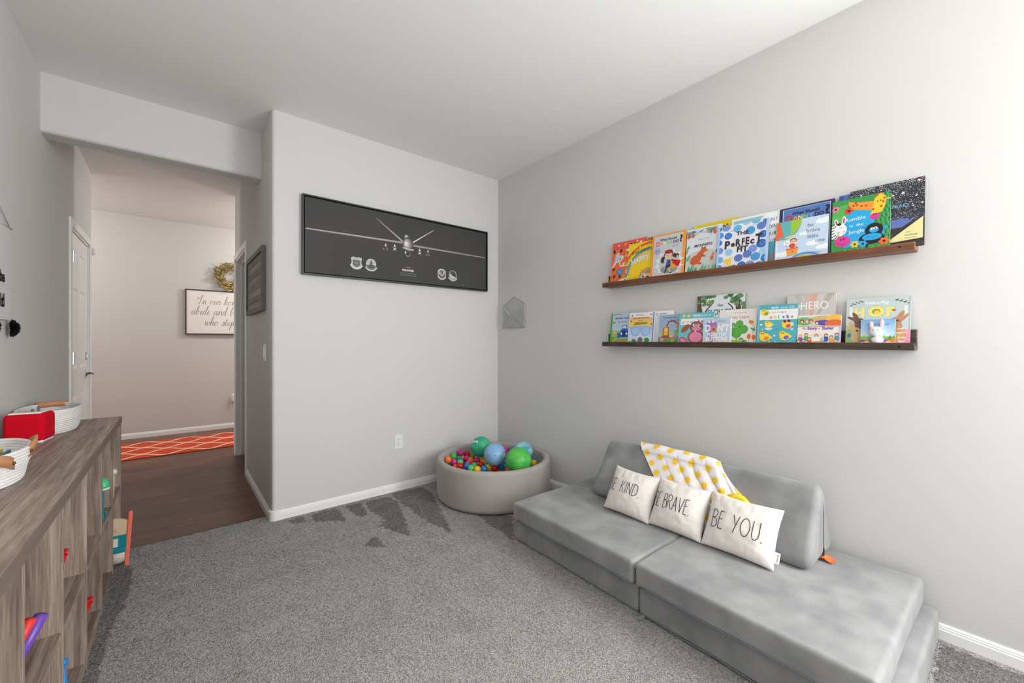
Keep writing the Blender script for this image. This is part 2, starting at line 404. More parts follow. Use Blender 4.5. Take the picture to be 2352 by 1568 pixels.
# ---------------------------------------------------------------- walls, ceiling
struct(box('ceiling', (-3.1, YN - .1, H), (3.6, YF + .1, H + .08), M_CEIL))
def rounded_wall(name, pts_fn, z0, z1, m):
    P = pts_fn; n = len(P); V = [(x, y, z0) for x, y in P] + [(x, y, z1) for x, y in P]
    Fc = [(i, (i + 1) % n, n + (i + 1) % n, n + i) for i in range(n)] + [tuple(range(n - 1, -1, -1)), tuple(range(n, 2 * n))]
    return mesh(name, V, Fc, m)
rb = 0.022
arc = [(XA + rb - rb * cos(a), YB + rb - rb * sin(a)) for a in [pi / 2 * i / 6 for i in range(7)]]   # from (XA,YB+rb) to (XA+rb,YB)
struct(rounded_wall('wall_back', [(XA + .12, YB + .12), (XA, YB + .12)] + arc + [(XR, YB), (XR, YB + .12)], -.05, H, M_WALL))
def wall_holes(name, axis, c0, c1, a0, a1, z0, z1, holes, m):
    """axis 'x': wall plane spans y(a) & z, thickness in x c0..c1"""
    bm = bmesh.new(); cuts = sorted({a0, a1} | {v for h in holes for v in h[:2]})
    for i in range(len(cuts) - 1):
        p, q = cuts[i], cuts[i + 1]; zs = [(z0, z1)]
        for h in holes:
            if h[0] <= p and q <= h[1]:
                zs = [(z0, h[2])] if h[2] > z0 else []; zs.append((h[3], z1))
        for (u, v) in zs:
            if axis == 'x': add_box(bm, (c0, p, u), (c1, q, v))
            else: add_box(bm, (p, c0, u), (q, c1, v))
    return bm_obj(name, bm, m)
OY0, OY1, OZ = 4.352, 5.165, 2.045
struct(wall_holes('wall_hallside', 'x', XA, XA + .12, YB + .12, YAE, -.05, H, [(OY0, OY1, -.05, OZ)], M_WALLHALL))
struct(box('wall_hallnear', (XA + .12, YAE - .09, -.05), (3.6, YAE, H), M_WALLHALL))
struct(box('wall_closet', (XR, YB + .12, -.05), (XR + .12, YAE - .09, H), M_WALLHALL))
# left wall with its rounded outer corner at the hallway
arc2 = [(XL - rb + rb * sin(a), YLE - rb + rb * cos(a)) for a in [pi / 2 * i / 6 for i in range(7)]]   # (XL-rb,YLE) -> (XL,YLE-rb)
DY0, DY1, DZ = 4.372, 5.212, 2.052
struct(wall_holes('wall_left', 'x', XL - .12, XL, YN - .1, YLE - rb, -.05, H, [(DY0, DY1, -.05, DZ)], M_WALL))
struct(rounded_wall('wall_left', [(XL - .12, YLE - rb), (XL - .12, YLE)] + arc2, -.05, H, M_WALL))
struct(box('wall_hallleft', (-3.1, YLE - .12, -.05), (XL - .12, YLE, H), M_WALLHALL))
struct(box('wall_closetleft', (XL - .9, 4.2, -.05), (XL - .82, YLE - .12, H), M_WALLHALL))
struct(box('wall_far', (-3.1, YF, -.05), (3.6, YF + .1, H), M_WALLHALL))
struct(box('wall_hallend', (-3.2, YLE - .12, -.05), (-3.1, YF + .1, H), M_WALLHALL))
struct(box('wall_hallend', (3.6, YAE - .1, -.05), (3.7, YF + .1, H), M_WALLHALL))
struct(wall_holes('wall_right', 'x', XR, XR + .12, YN - .1, YB + .1, -.05, H, [(-1.3, -.3, .72, 2.28)], M_WALL))
bm = bmesh.new()
for p0, p1 in [((XR - .015, -1.35, .67), (XR, -1.3, 2.33)), ((XR - .015, -.3, .67), (XR, -.25, 2.33)), ((XR - .015, -1.3, 2.28), (XR, -.3, 2.33)), ((XR - .02, -1.3, .67), (XR, -.3, .72)), ((XR + .03, -1.3, 1.485), (XR + .05, -.3, 1.515))]: add_box(bm, p0, p1)
struct(bm_obj('window_3', bm, M_WHITE))  # unseen window frame, added to carry the fill light from the right
WIN = [(-0.45, 0.75, 0.72, 2.28), (1.0, 2.2, 0.72, 2.28)]
struct(wall_holes('wall_near', 'y', YN - .1, YN, XL - .12, XR + .12, -.05, H, WIN, M_WALL))
for i, (a, b, c, d) in enumerate(WIN):
    bm = bmesh.new()
    for p0, p1 in [((a - .05, YN, c - .05), (a, YN + .015, d + .05)), ((b, YN, c - .05), (b + .05, YN + .015, d + .05)), ((a, YN, d), (b, YN + .015, d + .05)), ((a, YN, c - .05), (b, YN + .02, c)),
                   ((a, YN - .06, (c + d) / 2 - .015), (b, YN - .035, (c + d) / 2 + .015))]: add_box(bm, p0, p1)
    struct(bm_obj('window_%d' % (i + 1), bm, M_WHITE))
# beam over the passage, rounded lower front edge
bp = [(YM, H)] + [(YM + rb - rb * cos(a), ZM + rb - rb * sin(a)) for a in [pi / 2 * i / 6 for i in range(7)]] + [(3.645, ZM), (3.665, ZM + .02), (3.665, H)]
V = [(XL, y, z) for y, z in bp] + [(XA, y, z) for y, z in bp]; n = len(bp)
struct(mesh('wall_beam', V, [(i, (i + 1) % n, n + (i + 1) % n, n + i) for i in range(n)] + [tuple(range(n)), tuple(range(2 * n - 1, n - 1, -1))], M_WALL), 'white beam across the top of the passage')

# ---------------------------------------------------------------- baseboards and casings
BP = [(0, 0), (.013, 0), (.013, .044), (.0105, .047), (.0105, .053), (.008, .056), (.008, .060), (.005, .066), (0, .066)]
BPC = BP
struct(extrude_profile('baseboard_back', BPC, (XA + .012, YB, CP - .008), (XR, YB, CP - .008), (0, -1, 0), M_WHITE))
struct(extrude_profile('baseboard_right', BPC, (XR, YN, CP - .008), (XR, YB, CP - .008), (-1, 0, 0), M_WHITE))
struct(extrude_profile('baseboard_hallside', BP, (XA, YB + .02, 0), (XA, 4.29, 0), (-1, 0, 0), M_WHITE))
struct(extrude_profile('baseboard_left', BPC, (XL, YN, 0), (XL, 4.297, 0), (1, 0, 0), M_WHITE))
struct(extrude_profile('baseboard_far', BP, (-3.1, YF, 0), (3.6, YF, 0), (0, -1, 0), M_WHITE))
# rounded corner block where the two baseboards meet
cv = []
rc = rb + .015
cc = (XA + rb, YB + rb)
prof = [(cc[0] - rc * cos(a), cc[1] - rc * sin(a)) for a in [pi / 2 * i / 8 for i in range(9)]]
P = [(XA - .015, YB + .045)] + prof + [(XA + .05, YB - .015), (XA + .05, YB), (XA, YB), (XA, YB + .045)]
n = len(P); V = [(x, y, .002) for x, y in P] + [(x, y, .069) for x, y in P] + [(x * .75 + cc[0] * .25, y * .75 + cc[1] * .25, .074) for x, y in P]
Fc = [(i, (i + 1) % n, n + (i + 1) % n, n + i) for i in range(n)] + [(n + i, n + (i + 1) % n, 2 * n + (i + 1) % n, 2 * n + i) for i in range(n)] + [tuple(2 * n + i for i in range(n))]
struct(mesh('trim_1', V, Fc, M_WHITE), 'rounded white corner block of the baseboard')

def casing(name, xw, sgn, y0, y1, zt, wd=.058, th=.013):
    bm = bmesh.new(); a, b = sorted((xw, xw + sgn * th)); c, d = sorted((xw, xw + sgn * (th - .005)))
    for p, q in ((y0 - wd, y0), (y1, y1 + wd)):
        add_box(bm, (a, p, 0.0), (b, q, zt + wd), .003, 1)
    add_box(bm, (a, y0, zt), (b, y1, zt + wd), .003, 1)
    return bm_obj(name, bm, M_WHITE)
t = struct(casing('trim_2', XA, -1, OY0, OY1, OZ), 'white casing around the doorway on the dark side wall')
bm = bmesh.new()   # jamb lining of the doorway, with its stop
add_box(bm, (XA - .002, OY0 - .001, 0), (XA + .122, OY0 + .018, OZ)); add_box(bm, (XA - .002, OY1 - .018, 0), (XA + .122, OY1 + .001, OZ)); add_box(bm, (XA - .002, OY0, OZ - .018), (XA + .122, OY1, OZ))
add_box(bm, (XA + .045, OY1 - .03, 0.02), (XA + .085, OY1 - .018, OZ - .018)); add_box(bm, (XA + .045, OY0 + .018, 0.02), (XA + .085, OY0 + .03, OZ - .018)); add_box(bm, (XA + .045, OY0 + .018, OZ - .03), (XA + .085, OY1 - .018, OZ - .018))
j = bm_obj('jamb', bm, M_WHITE, t)
struct(extrude_profile('baseboard_closet', BP, (XA + .12, YAE - .09, 0), (XR, YAE - .09, 0), (0, -1, 0), M_WHITE))

# ---------------------------------------------------------------- six panel door on the left wall
def make_door():
    root = struct(empty('door_1', (XL, (DY0 + DY1) / 2, 0)), 'white six panel door in the left wall beyond the beam')
    c = casing('casing', XL, 1, DY0, DY1, DZ); c.parent = root; c.location = (-XL, -(DY0 + DY1) / 2, 0)
    bm = bmesh.new(); cy = (DY0 + DY1) / 2
    add_box(bm, (-.12, DY0 - cy, 0), (.001, DY0 - cy + .015, DZ)); add_box(bm, (-.12, DY1 - cy - .015, 0), (.001, DY1 - cy, DZ)); add_box(bm, (-.12, DY0 - cy, DZ - .015), (.001, DY1 - cy, DZ))
    bm_obj('jamb', bm, M_WHITE, root)
    W, Hd = DY1 - DY0 - .036, DZ - .03; x0 = -.008; st = .11
    ys = [0, st, W / 2 - .055, W / 2 + .055, W - st, W]; zs = [0, .24, .78, .98, 1.60, 1.72, 1.90, Hd]
    bm = bmesh.new(); oy = DY0 - cy + .018; oz = .010
    def q(a, b, c_, d, dep): return [bm.verts.new((x0 - dep[k], oy + yy, oz + zz)) for k, (yy, zz) in enumerate([(a, c_), (b, c_), (b, d), (a, d)])]
    for i in range(5):
        for k in range(7):
            a, b, c_, d = ys[i], ys[i + 1], zs[k], zs[k + 1]
            if i in (1, 3) and k in (1, 3, 5):
                rings = [(0, 0), (.010, .009), (.022, .009), (.05, .001)]; prev = None
                for ins, dep in rings:
                    r = q(a + ins, b - ins, c_ + ins, d - ins, [dep] * 4)
                    if prev:
                        for m_ in range(4): bm.faces.new((prev[m_], prev[(m_ + 1) % 4], r[(m_ + 1) % 4], r[m_]))
                    prev = r
                bm.faces.new(prev)
            else: bm.faces.new(q(a, b, c_, d, [0] * 4))
    add_box(bm, (x0 - .034, oy, oz), (x0 - .011, oy + W, oz + Hd))
    for (a, b, c_, d) in ((0, .0005, 0, Hd), (W - .0005, W, 0, Hd), (0, W, Hd - .0005, Hd)): add_box(bm, (x0 - .012, oy + a, oz + c_), (x0 - .0002, oy + b, oz + d))
    leaf = bm_obj('leaf', bm, M_DOOR, root)
    for zz in (1.83, 1.075, .22):
        bm = bmesh.new(); add_box(bm, (-.008, oy - .010, zz - .045), (.008, oy + .022, zz + .045), .001, 1)
        for s in range(5):
            r = bmesh.ops.create_cone(bm, cap_ends=True, segments=12, radius1=.009, radius2=.009, depth=.0165)
            bmesh.ops.translate(bm, vec=(.013, oy + .006, zz - .036 + .018 * s), verts=r['verts'])
        bm_obj('hinge', bm, M_CHROME, root)
    hy = oy + W - .065
    h = lathe('lever_rose', [(.0, 0), (.031, 0), (.031, .005), (.026, .010), (.0, .010)], M_CHROME, root, 24); h.location = (x0, hy, .92); h.rotation_euler = (0, pi / 2, 0)
    tube('lever_handle', [(x0 + .004, hy, .92), (x0 + .045, hy, .92), (x0 + .052, hy - .01, .92), (x0 + .053, hy - .05, .918), (x0 + .050, hy - .105, .921)], .0085, M_CHROME, root, 10)
    bm = bmesh.new(); add_box(bm, (x0, hy - .018, 1.035), (x0 + .006, hy + .018, 1.105), .003, 2); add_box(bm, (x0, hy + .0, 1.052), (x0 + .022, hy + .012, 1.088), .003, 2)
    bm_obj('latch_plate', bm, M_CHROME, root)
make_door()
tag(box('door_sensor', (XL, 5.272, 1.985), (XL + .03, 5.312, 2.045), M_PLASTIC, bevel=.003), 'small white sensor box at the top corner of the white door', 'sensor')

# ---------------------------------------------------------------- switch, outlet, plug-in
def switch_plate():
    t = empty('light_switch', (XA, 3.356, 1.124), label='white rocker light switch on the dark side wall', cat='light switch')
    box('plate', (-.006, -.036, -.058), (0, .036, .058), M_PLASTIC, t, .002)
    bm = bmesh.new(); add_box(bm, (-.013, -.016, -.033), (-.005, .016, .033), .002); bm_obj('rocker', bm, M_PLASTIC, t)
switch_plate()
def outlet():
    t = empty('wall_outlet', (1.383, YB, .400), label='white wall outlet low on the back wall left of the ball pit', cat='outlet')
    box('plate', (-.034, -.006, -.057), (.034, 0, .057), M_PLASTIC, t, .002)
    bm = bmesh.new(); add_box(bm, (-.017, -.009, -.034), (.017, -.005, .034), .0015); f = bm_obj('socket', bm, M_PLASTIC, t)
    dk = mat('socket_slot', (90, 90, 90))
    for z in (-.018, .018):
        for x in (-.006, .006): box('socket_slot', (x - .0012, -.0095, z - .004), (x + .0012, -.0088, z + .005), dk, f)
outlet()
t = empty('plug_in_freshener', (.635, YF, .41), label='white plug-in box low on the far hallway wall', cat='plug')  # plug-in night light on an outlet plate
box('plate', (-.035, -.006, -.055), (.035, 0, .055), M_PLASTIC, t, .002); box('housing', (-.026, -.05, -.04), (.026, -.006, .05), M_PLASTIC, t, .008, 3)

# ---------------------------------------------------------------- wide framed aircraft print on the back wall
def poster():
    x0, x1, z0, z1 = .674, 2.240, 1.665, 2.217
    t = empty('framed_aircraft_print', ((x0 + x1) / 2, YB, z0), label='wide black framed print of a grey aircraft seen head-on, on the back wall', cat='picture')
    W, Hh = x1 - x0, z1 - z0; fr = mat('black_frame_wood', (44, 43, 43), 0.45, var=(56, 55, 54), vscale=60, stretch=(.1, 1, 1)); dk = mat('frame_gap_black', (8, 8, 8), .8)
    bm = bmesh.new(); a = .009
    for p0, p1 in (((-W / 2, -.038, 0), (-W / 2 + a, 0, Hh)), ((W / 2 - a, -.038, 0), (W / 2, 0, Hh)), ((-W / 2 + a, -.038, 0), (W / 2 - a, 0, a)), ((-W / 2 + a, -.038, Hh - a), (W / 2 - a, 0, Hh))): add_box(bm, p0, p1)
    bm_obj('frame', bm, fr, t)
    box('backing', (-W / 2 + a, -.012, a), (W / 2 - a, -.001, Hh - a), dk, t)
    g = a + .007
    cv = box('canvas', (-W / 2 + g, -.030, g), (W / 2 - g, -.011, Hh - g), mat('dark_canvas', (66, 65, 64), .7, var=(60, 59, 58), vscale=3), t, .001, 1)
    A = Art(1, 1, .00008, clip=False)
    def tp(k): return (A.poly, )
    def E(cx, cz, rx, rz, c, rot=0, n=28): A.ell(cx, cz, rx, rz, c, rot, n)
    # wings, seen head-on
    A.poly([(.694, 1.977), (1.405, 1.983), (1.405, 1.998), (.694, 1.985)], (150, 143, 143)); A.poly([(.694, 1.982), (1.405, 1.992), (1.405, 1.998), (.694, 1.986)], (190, 182, 182))
    A.poly([(1.49, 1.974), (2.21, 1.972), (2.21, 1.980), (1.49, 1.990)], (168, 160, 160)); A.poly([(1.49, 1.984), (2.21, 1.977), (2.21, 1.981), (1.49, 1.991)], (130, 124, 124))
    # V tail
    A.poly([(1.190, 2.144), (1.193, 2.1455), (1.410, 2.006), (1.402, 1.995)], (175, 174, 172)); A.poly([(1.681, 2.139), (1.679, 2.134), (1.486, 1.996), (1.484, 2.006)], (235, 233, 230))
    # fuselage, built up from dark to light rings
    A.poly([(1.415, 1.97), (1.492, 1.955), (1.478, 1.92), (1.452, 1.895), (1.428, 1.905), (1.42, 1.93)], (72, 71, 70))
    E(1.438, 2.035, .019, .024, (150, 150, 148)); E(1.434, 2.04, .013, .018, (188, 187, 184))
    for k in range(14):
        q = k / 13; v = int(70 + 165 * q); E(1.449 - .017 * q, 1.985 + .004 * q, .047 * (1 - .86 * q), .058 * (1 - .84 * q), (v, v, v - 2))
    A.poly([(1.401, 1.958), (1.41, 1.947), (1.455, 1.938), (1.497, 1.94), (1.502, 1.952), (1.455, 1.949)], (195, 194, 190)); A.poly([(1.405, 1.947), (1.455, 1.938), (1.497, 1.94), (1.495, 1.932), (1.45, 1.93)], (80, 79, 78))
    E(1.449, 1.908, .021, .021, (98, 97, 96)); E(1.449, 1.909, .017, .018, (58, 57, 56)); A.arc(1.449, 1.908, .020, pi * 1.1, pi * 1.95, .003, (190, 188, 184)); E(1.428, 1.917, .006, .009, (225, 223, 220))
    # stores under the wings
    for (x, z, kind) in ((1.263, 1.955, 1), (1.337, 1.960, 0), (1.552, 1.957, 0), (1.627, 1.957, 1)):
        A.poly([(x - .003, z + .008), (x + .003, z + .008), (x + .009, z - .014), (x - .007, z - .014)], (215, 213, 210))
        if kind:
            for s in (-1, 1): E(x + s * .014, z - .037, .0085, .0085, (125, 124, 122)); E(x + s * .014, z - .037, .0055, .0055, (62, 61, 60)); E(x + s * .014 - .003, z - .034, .002, .002, (230, 230, 228))
            A.poly([(x - .002, z - .010), (x + .008, z - .012), (x + .014, z - .03), (x + .004, z - .028)], (110, 109, 108))
        else:
            for s in (-1, 1): A.line([(x - s * .016, z - .018), (x + s * .016, z - .042)], .0035, (190, 189, 186))
            E(x, z - .030, .007, .007, (240, 239, 236))
    # emblems
    LG, DG = (206, 205, 203), (84, 83, 82)
    sh = lambda cx, cz, w_, h_: [(cx - w_, cz + h_ * .8), (cx - w_ * .5, cz + h_), (cx, cz + h_ * .86), (cx + w_ * .5, cz + h_), (cx + w_, cz + h_ * .8), (cx + w_ * .85, cz), (cx + w_, cz - h_ * .35), (cx + w_ * .6, cz - h_ * .8), (cx, cz - h_ * 1.1), (cx - w_ * .6, cz - h_ * .8), (cx - w_, cz - h_ * .35), (cx - w_ * .85, cz)]
    A.poly(sh(1.040, 1.789, .040, .041), LG); A.poly(sh(1.040, 1.786, .031, .030), DG); A.poly([(1.008, 1.806), (1.072, 1.806), (1.076, 1.822), (1.055, 1.827), (1.025, 1.827), (1.004, 1.822)], (190, 189, 187))
    for s in (-2, -1, 0, 1, 2): A.line([(1.040 + s * .004, 1.808), (1.040 + s * .013, 1.822)], .0018, DG)
    E(1.040, 1.785, .018, .018, (120, 119, 118)); E(1.040, 1.785, .015, .015, (70, 69, 68)); A.line([(1.030, 1.792), (1.036, 1.778), (1.040, 1.788), (1.044, 1.778), (1.050, 1.792)], .003, LG)
    A.arc(1.040, 1.788, .046, pi * 1.12, pi * 1.88, .010, LG); 
    def disc(cx, cz, rx, rz): E(cx, cz, rx, rz, LG); E(cx, cz, rx * .92, rz * .92, (150, 149, 148)); E(cx, cz, rx * .88, rz * .88, (196, 195, 193))
    disc(1.150, 1.790, .039, .040)
    for s in range(-3, 4): A.line([(1.150 + s * .004, 1.790), (1.150 + s * .012, 1.818 - abs(s) * .003)], .0028, (120, 119, 118))
    A.ell(1.150, 1.782, .034, .030, DG, 0, 20, pi, 2 * pi); A.poly([(1.140, 1.780), (1.144, 1.808), (1.150, 1.824), (1.156, 1.806), (1.160, 1.780)], (70, 69, 68)); A.poly([(1.120, 1.768), (1.140, 1.785), (1.160, 1.785), (1.180, 1.768), (1.170, 1.758), (1.130, 1.758)], (70, 69, 68))
    A.arc(1.150, 1.787, .047, pi * 1.14, pi * 1.86, .010, LG)
    disc(1.759, 1.776, .040, .042); E(1.759, 1.776, .031, .033, (76, 75, 74)); A.arc(1.759, 1.776, .043, pi * .15, pi * .85, .008, LG); A.arc(1.759, 1.776, .043, pi * 1.15, pi * 1.85, .008, LG)
    for s in (-1, 1): A.poly([(1.759 + s * .005, 1.760), (1.759 + s * .012, 1.765), (1.759 + s * .026, 1.778), (1.759 + s * .024, 1.795), (1.759 + s * .014, 1.800), (1.759 + s * .012, 1.780)], LG)
    E(1.759, 1.762, .007, .007, LG); E(1.759, 1.762, .003, .003, DG); A.poly([(1.754, 1.768), (1.764, 1.768), (1.762, 1.803), (1.756, 1.803)], (170, 169, 168))
    disc(1.868, 1.780, .038, .041); E(1.868, 1.780, .032, .036, (80, 79, 78)); A.poly([(1.840, 1.790), (1.855, 1.785), (1.866, 1.772), (1.890, 1.765), (1.893, 1.757), (1.868, 1.745), (1.845, 1.755), (1.838, 1.772)], LG); E(1.866, 1.785, .008, .009, (50, 49, 48)); A.arc(1.868, 1.778, .046, pi * 1.14, pi * 1.86, .010, LG)
    A.text('MQ-9', 1.453, 1.7945, .0095, (190, 189, 187), .0, sx=1.25); A.text('REAPER', 1.453, 1.767, .0165, (240, 240, 238), .02, sx=1.32)
    A.text('214TH ATTACK GROUP', 1.453, 1.7465, .0070, (170, 169, 167), 0, sx=1.42); A.text('DAVIS-MONTHAN AFB', 1.453, 1.7305, .0070, (170, 169, 167), 0, sx=1.42)
    A.line([(1.958, 1.702), (1.964, 1.706), (1.968, 1.703), (1.976, 1.708)], .0022, (170, 169, 167))
    cx = (x0 + x1) / 2
    A.build('printed_image', t, M_PRINT, lambda u, v, n_: (u - cx, -.0305 - n_, v - z0))
poster()

# ---------------------------------------------------------------- slatted wood panel in a grey frame on the side wall
def slat_panel():
    y0, y1, z0, z1 = 3.326, 4.148, 1.421, 1.881
    t = empty('slatted_wood_panel', (XA, (y0 + y1) / 2, z0), label='grey framed panel of weathered wood slats on the dark side wall', cat='wall art')
    W, Hh = y1 - y0, z1 - z0; fr = mat('grey_frame_wood', (112, 112, 109), .6, var=(96, 97, 95), vscale=40, stretch=(1, .1, 1))
    bm = bmesh.new(); a = .034
    for p0, p1 in (((-.028, -W / 2, 0), (0, -W / 2 + a, Hh)), ((-.028, W / 2 - a, 0), (0, W / 2, Hh)), ((-.028, -W / 2 + a, 0), (0, W / 2 - a, a)), ((-.028, -W / 2 + a, Hh - a), (0, W / 2 - a, Hh))): add_box(bm, p0, p1, .002, 1)
    bm_obj('frame', bm, fr, t)
    tones = [(158, 152, 145), (138, 130, 123), (168, 161, 152), (146, 139, 131), (160, 150, 140), (130, 124, 118), (164, 158, 150), (142, 134, 126)]
    k = 8; hh = (Hh - 2 * a) / k
    for i in range(k):
        c = tones[i]; m = mat('slat_wood_%d' % i, c, .7, var=tuple(v - 22 for v in c), vscale=40, stretch=(1, .08, 1))
        box('slat', (-.014 - .002 * (i % 2), -W / 2 + a, a + hh * i + .0008), (-.002, W / 2 - a, a + hh * (i + 1) - .0008), m, t)
slat_panel()

# ---------------------------------------------------------------- hallway sign and wreath
CUR = {
 'I': (1.5, [[(.35, 1.7), (.0, 1.55), (.15, 1.2), (.55, 1.6), (.85, 2.2), (1.0, 2.25), (.85, 1.3), (.75, .3), (.45, 0), (.2, .15)]]),
 'n': (1.15, [[(0, .1), (.18, .95), (.22, .9), (.22, 0), (.3, .5), (.6, .95), (.78, .8), (.8, .15), (.95, 0), (1.15, .2)]]),
 'm': (1.75, [[(0, .1), (.18, .95), (.22, .9), (.22, 0), (.3, .5), (.55, .95), (.72, .8), (.74, 0), (.84, .5), (1.12, .95), (1.3, .8), (1.34, .15), (1.5, 0), (1.75, .2)]]),
 'o': (1.05, [[(.55, .95), (.15, .8), (.08, .35), (.35, 0), (.72, .2), (.75, .7), (.5, .95), (.6, .75), (1.05, .8)]]),
 'u': (1.15, [[(0, .5), (.15, .95), (.15, .25), (.4, 0), (.7, .35), (.82, .95), (.8, .2), (.95, 0), (1.15, .2)]]),
 'r': (.9, [[(0, .3), (.2, 1.05), (.28, .85), (.55, .9), (.5, .5), (.5, .15), (.65, 0), (.9, .25)]]),
 'h': (1.1, [[(0, .1), (.45, 1.7), (.45, 2.2), (.25, 2.1), (.15, 1.2), (.12, 0), (.25, .5), (.55, .95), (.72, .8), (.72, .15), (.88, 0), (1.1, .2)]]),
 'e': (.95, [[(0, .15), (.4, .45), (.6, .75), (.42, .98), (.15, .7), (.15, .25), (.4, 0), (.7, .1), (.95, .35)]]),
 'a': (1.1, [[(.72, .85), (.4, .98), (.08, .6), (.1, .15), (.4, .02), (.7, .5), (.78, .95), (.72, .2), (.85, 0), (1.1, .2)]]),
 'b': (1.1, [[(0, .15), (.42, 1.6), (.45, 2.15), (.25, 2.1), (.12, 1.1), (.12, .3), (.35, 0), (.68, .25), (.68, .75), (.45, .8), (.7, .7), (1.1, .75)]]),
 'i': (.6, [[(0, .2), (.2, .95), (.18, .2), (.32, 0), (.6, .25)], [(.26, 1.3), (.30, 1.42)]]),
 'd': (1.15, [[(.72, .85), (.4, .98), (.08, .6), (.1, .15), (.4, .02), (.72, .6), (1.0, 2.0), (.9, 2.15), (.75, 1.2), (.72, .2), (.88, 0), (1.15, .2)]]),
 'l': (.7, [[(0, .15), (.42, 1.6), (.45, 2.15), (.25, 2.1), (.12, 1.1), (.15, .2), (.35, 0), (.7, .25)]]),
 't': (.7, [[(0, .2), (.3, 1.6), (.22, .8), (.22, .2), (.38, 0), (.7, .25)], [(.02, 1.15), (.55, 1.3)]]),
 'v': (1.0, [[(0, .6), (.15, .95), (.3, .1), (.45, .1), (.75, .9), (.7, .7), (1.0, .75)]]),
 'w': (1.4, [[(0, .6), (.12, .95), (.15, .2), (.35, 0), (.6, .5), (.65, .9), (.62, .2), (.82, 0), (1.1, .5), (1.15, .92), (1.08, .75), (1.4, .8)]]),
 's': (.85, [[(0, .15), (.4, .95), (.45, 1.0), (.6, .4), (.5, .05), (.2, 0), (.1, .15), (.5, .05), (.85, .3)]]),
 'p': (1.1, [[(0, .3), (.2, .95), (.1, -.6), (.0, -1.1), (.2, .1), (.35, .75), (.62, .95), (.75, .55), (.5, .05), (.3, .2), (.7, .05), (1.1, .3)]]),
}
def catmull(P, n=6):
    if len(P) < 3: return P
    Q = [P[0]] + list(P) + [P[-1]]; out = []
    for i in range(1, len(Q) - 2):
        for k in range(n):
            t = k / n; r = []
            for d in range(2):
                a, b, c, e = Q[i - 1][d], Q[i][d], Q[i + 1][d], Q[i + 2][d]
                r.append(.5 * (2 * b + (c - a) * t + (2 * a - 5 * b + 4 * c - e) * t * t + (3 * b - a - 3 * c + e) * t ** 3))
            out.append(tuple(r))
    return out + [P[-1]]
def cursive(A, s, x, y, u, col, wd, shear=.32):
    for ch in s:
        if ch == ' ': x += .66 * u; continue
        adv, strokes = CUR[ch]
        for st in strokes:
            A.line([(x + (px + py * shear) * u * .77, y + py * u) for px, py in catmull(st)], wd, col, lambda dx, dy, t: .55 + 1.1 * max(0, -dy))
        x += adv * u * .77
def hall_sign():
    x0, x1, z0, z1 = .105, 1.17, 1.287, 1.883
    t = empty('framed_script_sign', ((x0 + x1) / 2, YF, z0), label='white sign with grey script lettering and thin dark frame on the far wall', cat='sign')
    W, Hh = x1 - x0, z1 - z0; fr = mat('espresso_frame', (74, 62, 56), .5); a = .014; bm = bmesh.new()
    for p0, p1 in (((-W / 2, -.035, 0), (-W / 2 + a, 0, Hh)), ((W / 2 - a, -.035, 0), (W / 2, 0, Hh)), ((-W / 2 + a, -.035, 0), (W / 2 - a, 0, a)), ((-W / 2 + a, -.035, Hh - a), (W / 2 - a, 0, Hh))): add_box(bm, p0, p1)
    bm_obj('frame', bm, fr, t); box('panel', (-W / 2 + a, -.028, a), (W / 2 - a, 0, Hh - a), mat('sign_white', (240, 236, 232), .6), t)
    A = Art(1, 1, .0001, clip=False); g = (160, 157, 156)
    cursive(A, 'In our home let', .220, 1.690, .052, g, .0050); cursive(A, 'abide and bless', .165, 1.550, .054, g, .0050); cursive(A, 'who step inside', .305, 1.410, .054, g, .0050)
    cx = (x0 + x1) / 2; A.build('lettering', t, M_PRINT, lambda u, v, n_: (u - cx, -.0284 - n_, v - z0))
hall_sign()
def wreath():
    t = empty('leaf_wreath', (.605, YF, 2.085), label='round wreath of dried yellow green leaves above the script sign in the hallway', cat='wreath')
    tube('ring', [(.135 * cos(a), -.03, .135 * sin(a)) for a in [2 * pi * i / 40 for i in range(40)]], .014, mat('twig_brown', (96, 72, 44), .8), t, 8, True)
    rnd = random.Random(4); V = []; Fc = []; C = []
    pal = [(178, 162, 104), (206, 184, 126), (150, 144, 86), (224, 200, 146), (128, 122, 66), (198, 166, 116), (166, 150, 90)]
    for i in range(760):
        a = rnd.random() * 2 * pi; r = .140 + rnd.uniform(-.058, .050); c = Vector((r * cos(a), -.03 + rnd.uniform(-.03, .012), r * sin(a)))
        tang = Vector((-sin(a), 0, cos(a))) * -1; out = Vector((cos(a), 0, sin(a)))
        d = (tang * rnd.uniform(.3, 1) + out * rnd.uniform(-.5, .9) + Vector((0, -rnd.uniform(-.1, .5), 0))).normalized(); L = rnd.uniform(.028, .060); wv = d.cross(Vector((rnd.uniform(-.4, .4), 1, rnd.uniform(-.4, .4)))).normalized() * L * .14
        b = len(V); mid = c + d * L * .5 + Vector((0, -.005, 0)); tip = c + d * L
        V += [c, mid + wv, tip, mid - wv]; Fc += [(b, b + 1, b + 2), (b, b + 2, b + 3)]; cc_ = lin(rnd.choice(pal)); C += [cc_, cc_]
    mesh('leaves', V, Fc, M_CLOTHPRINT, t, False, C)
wreath()

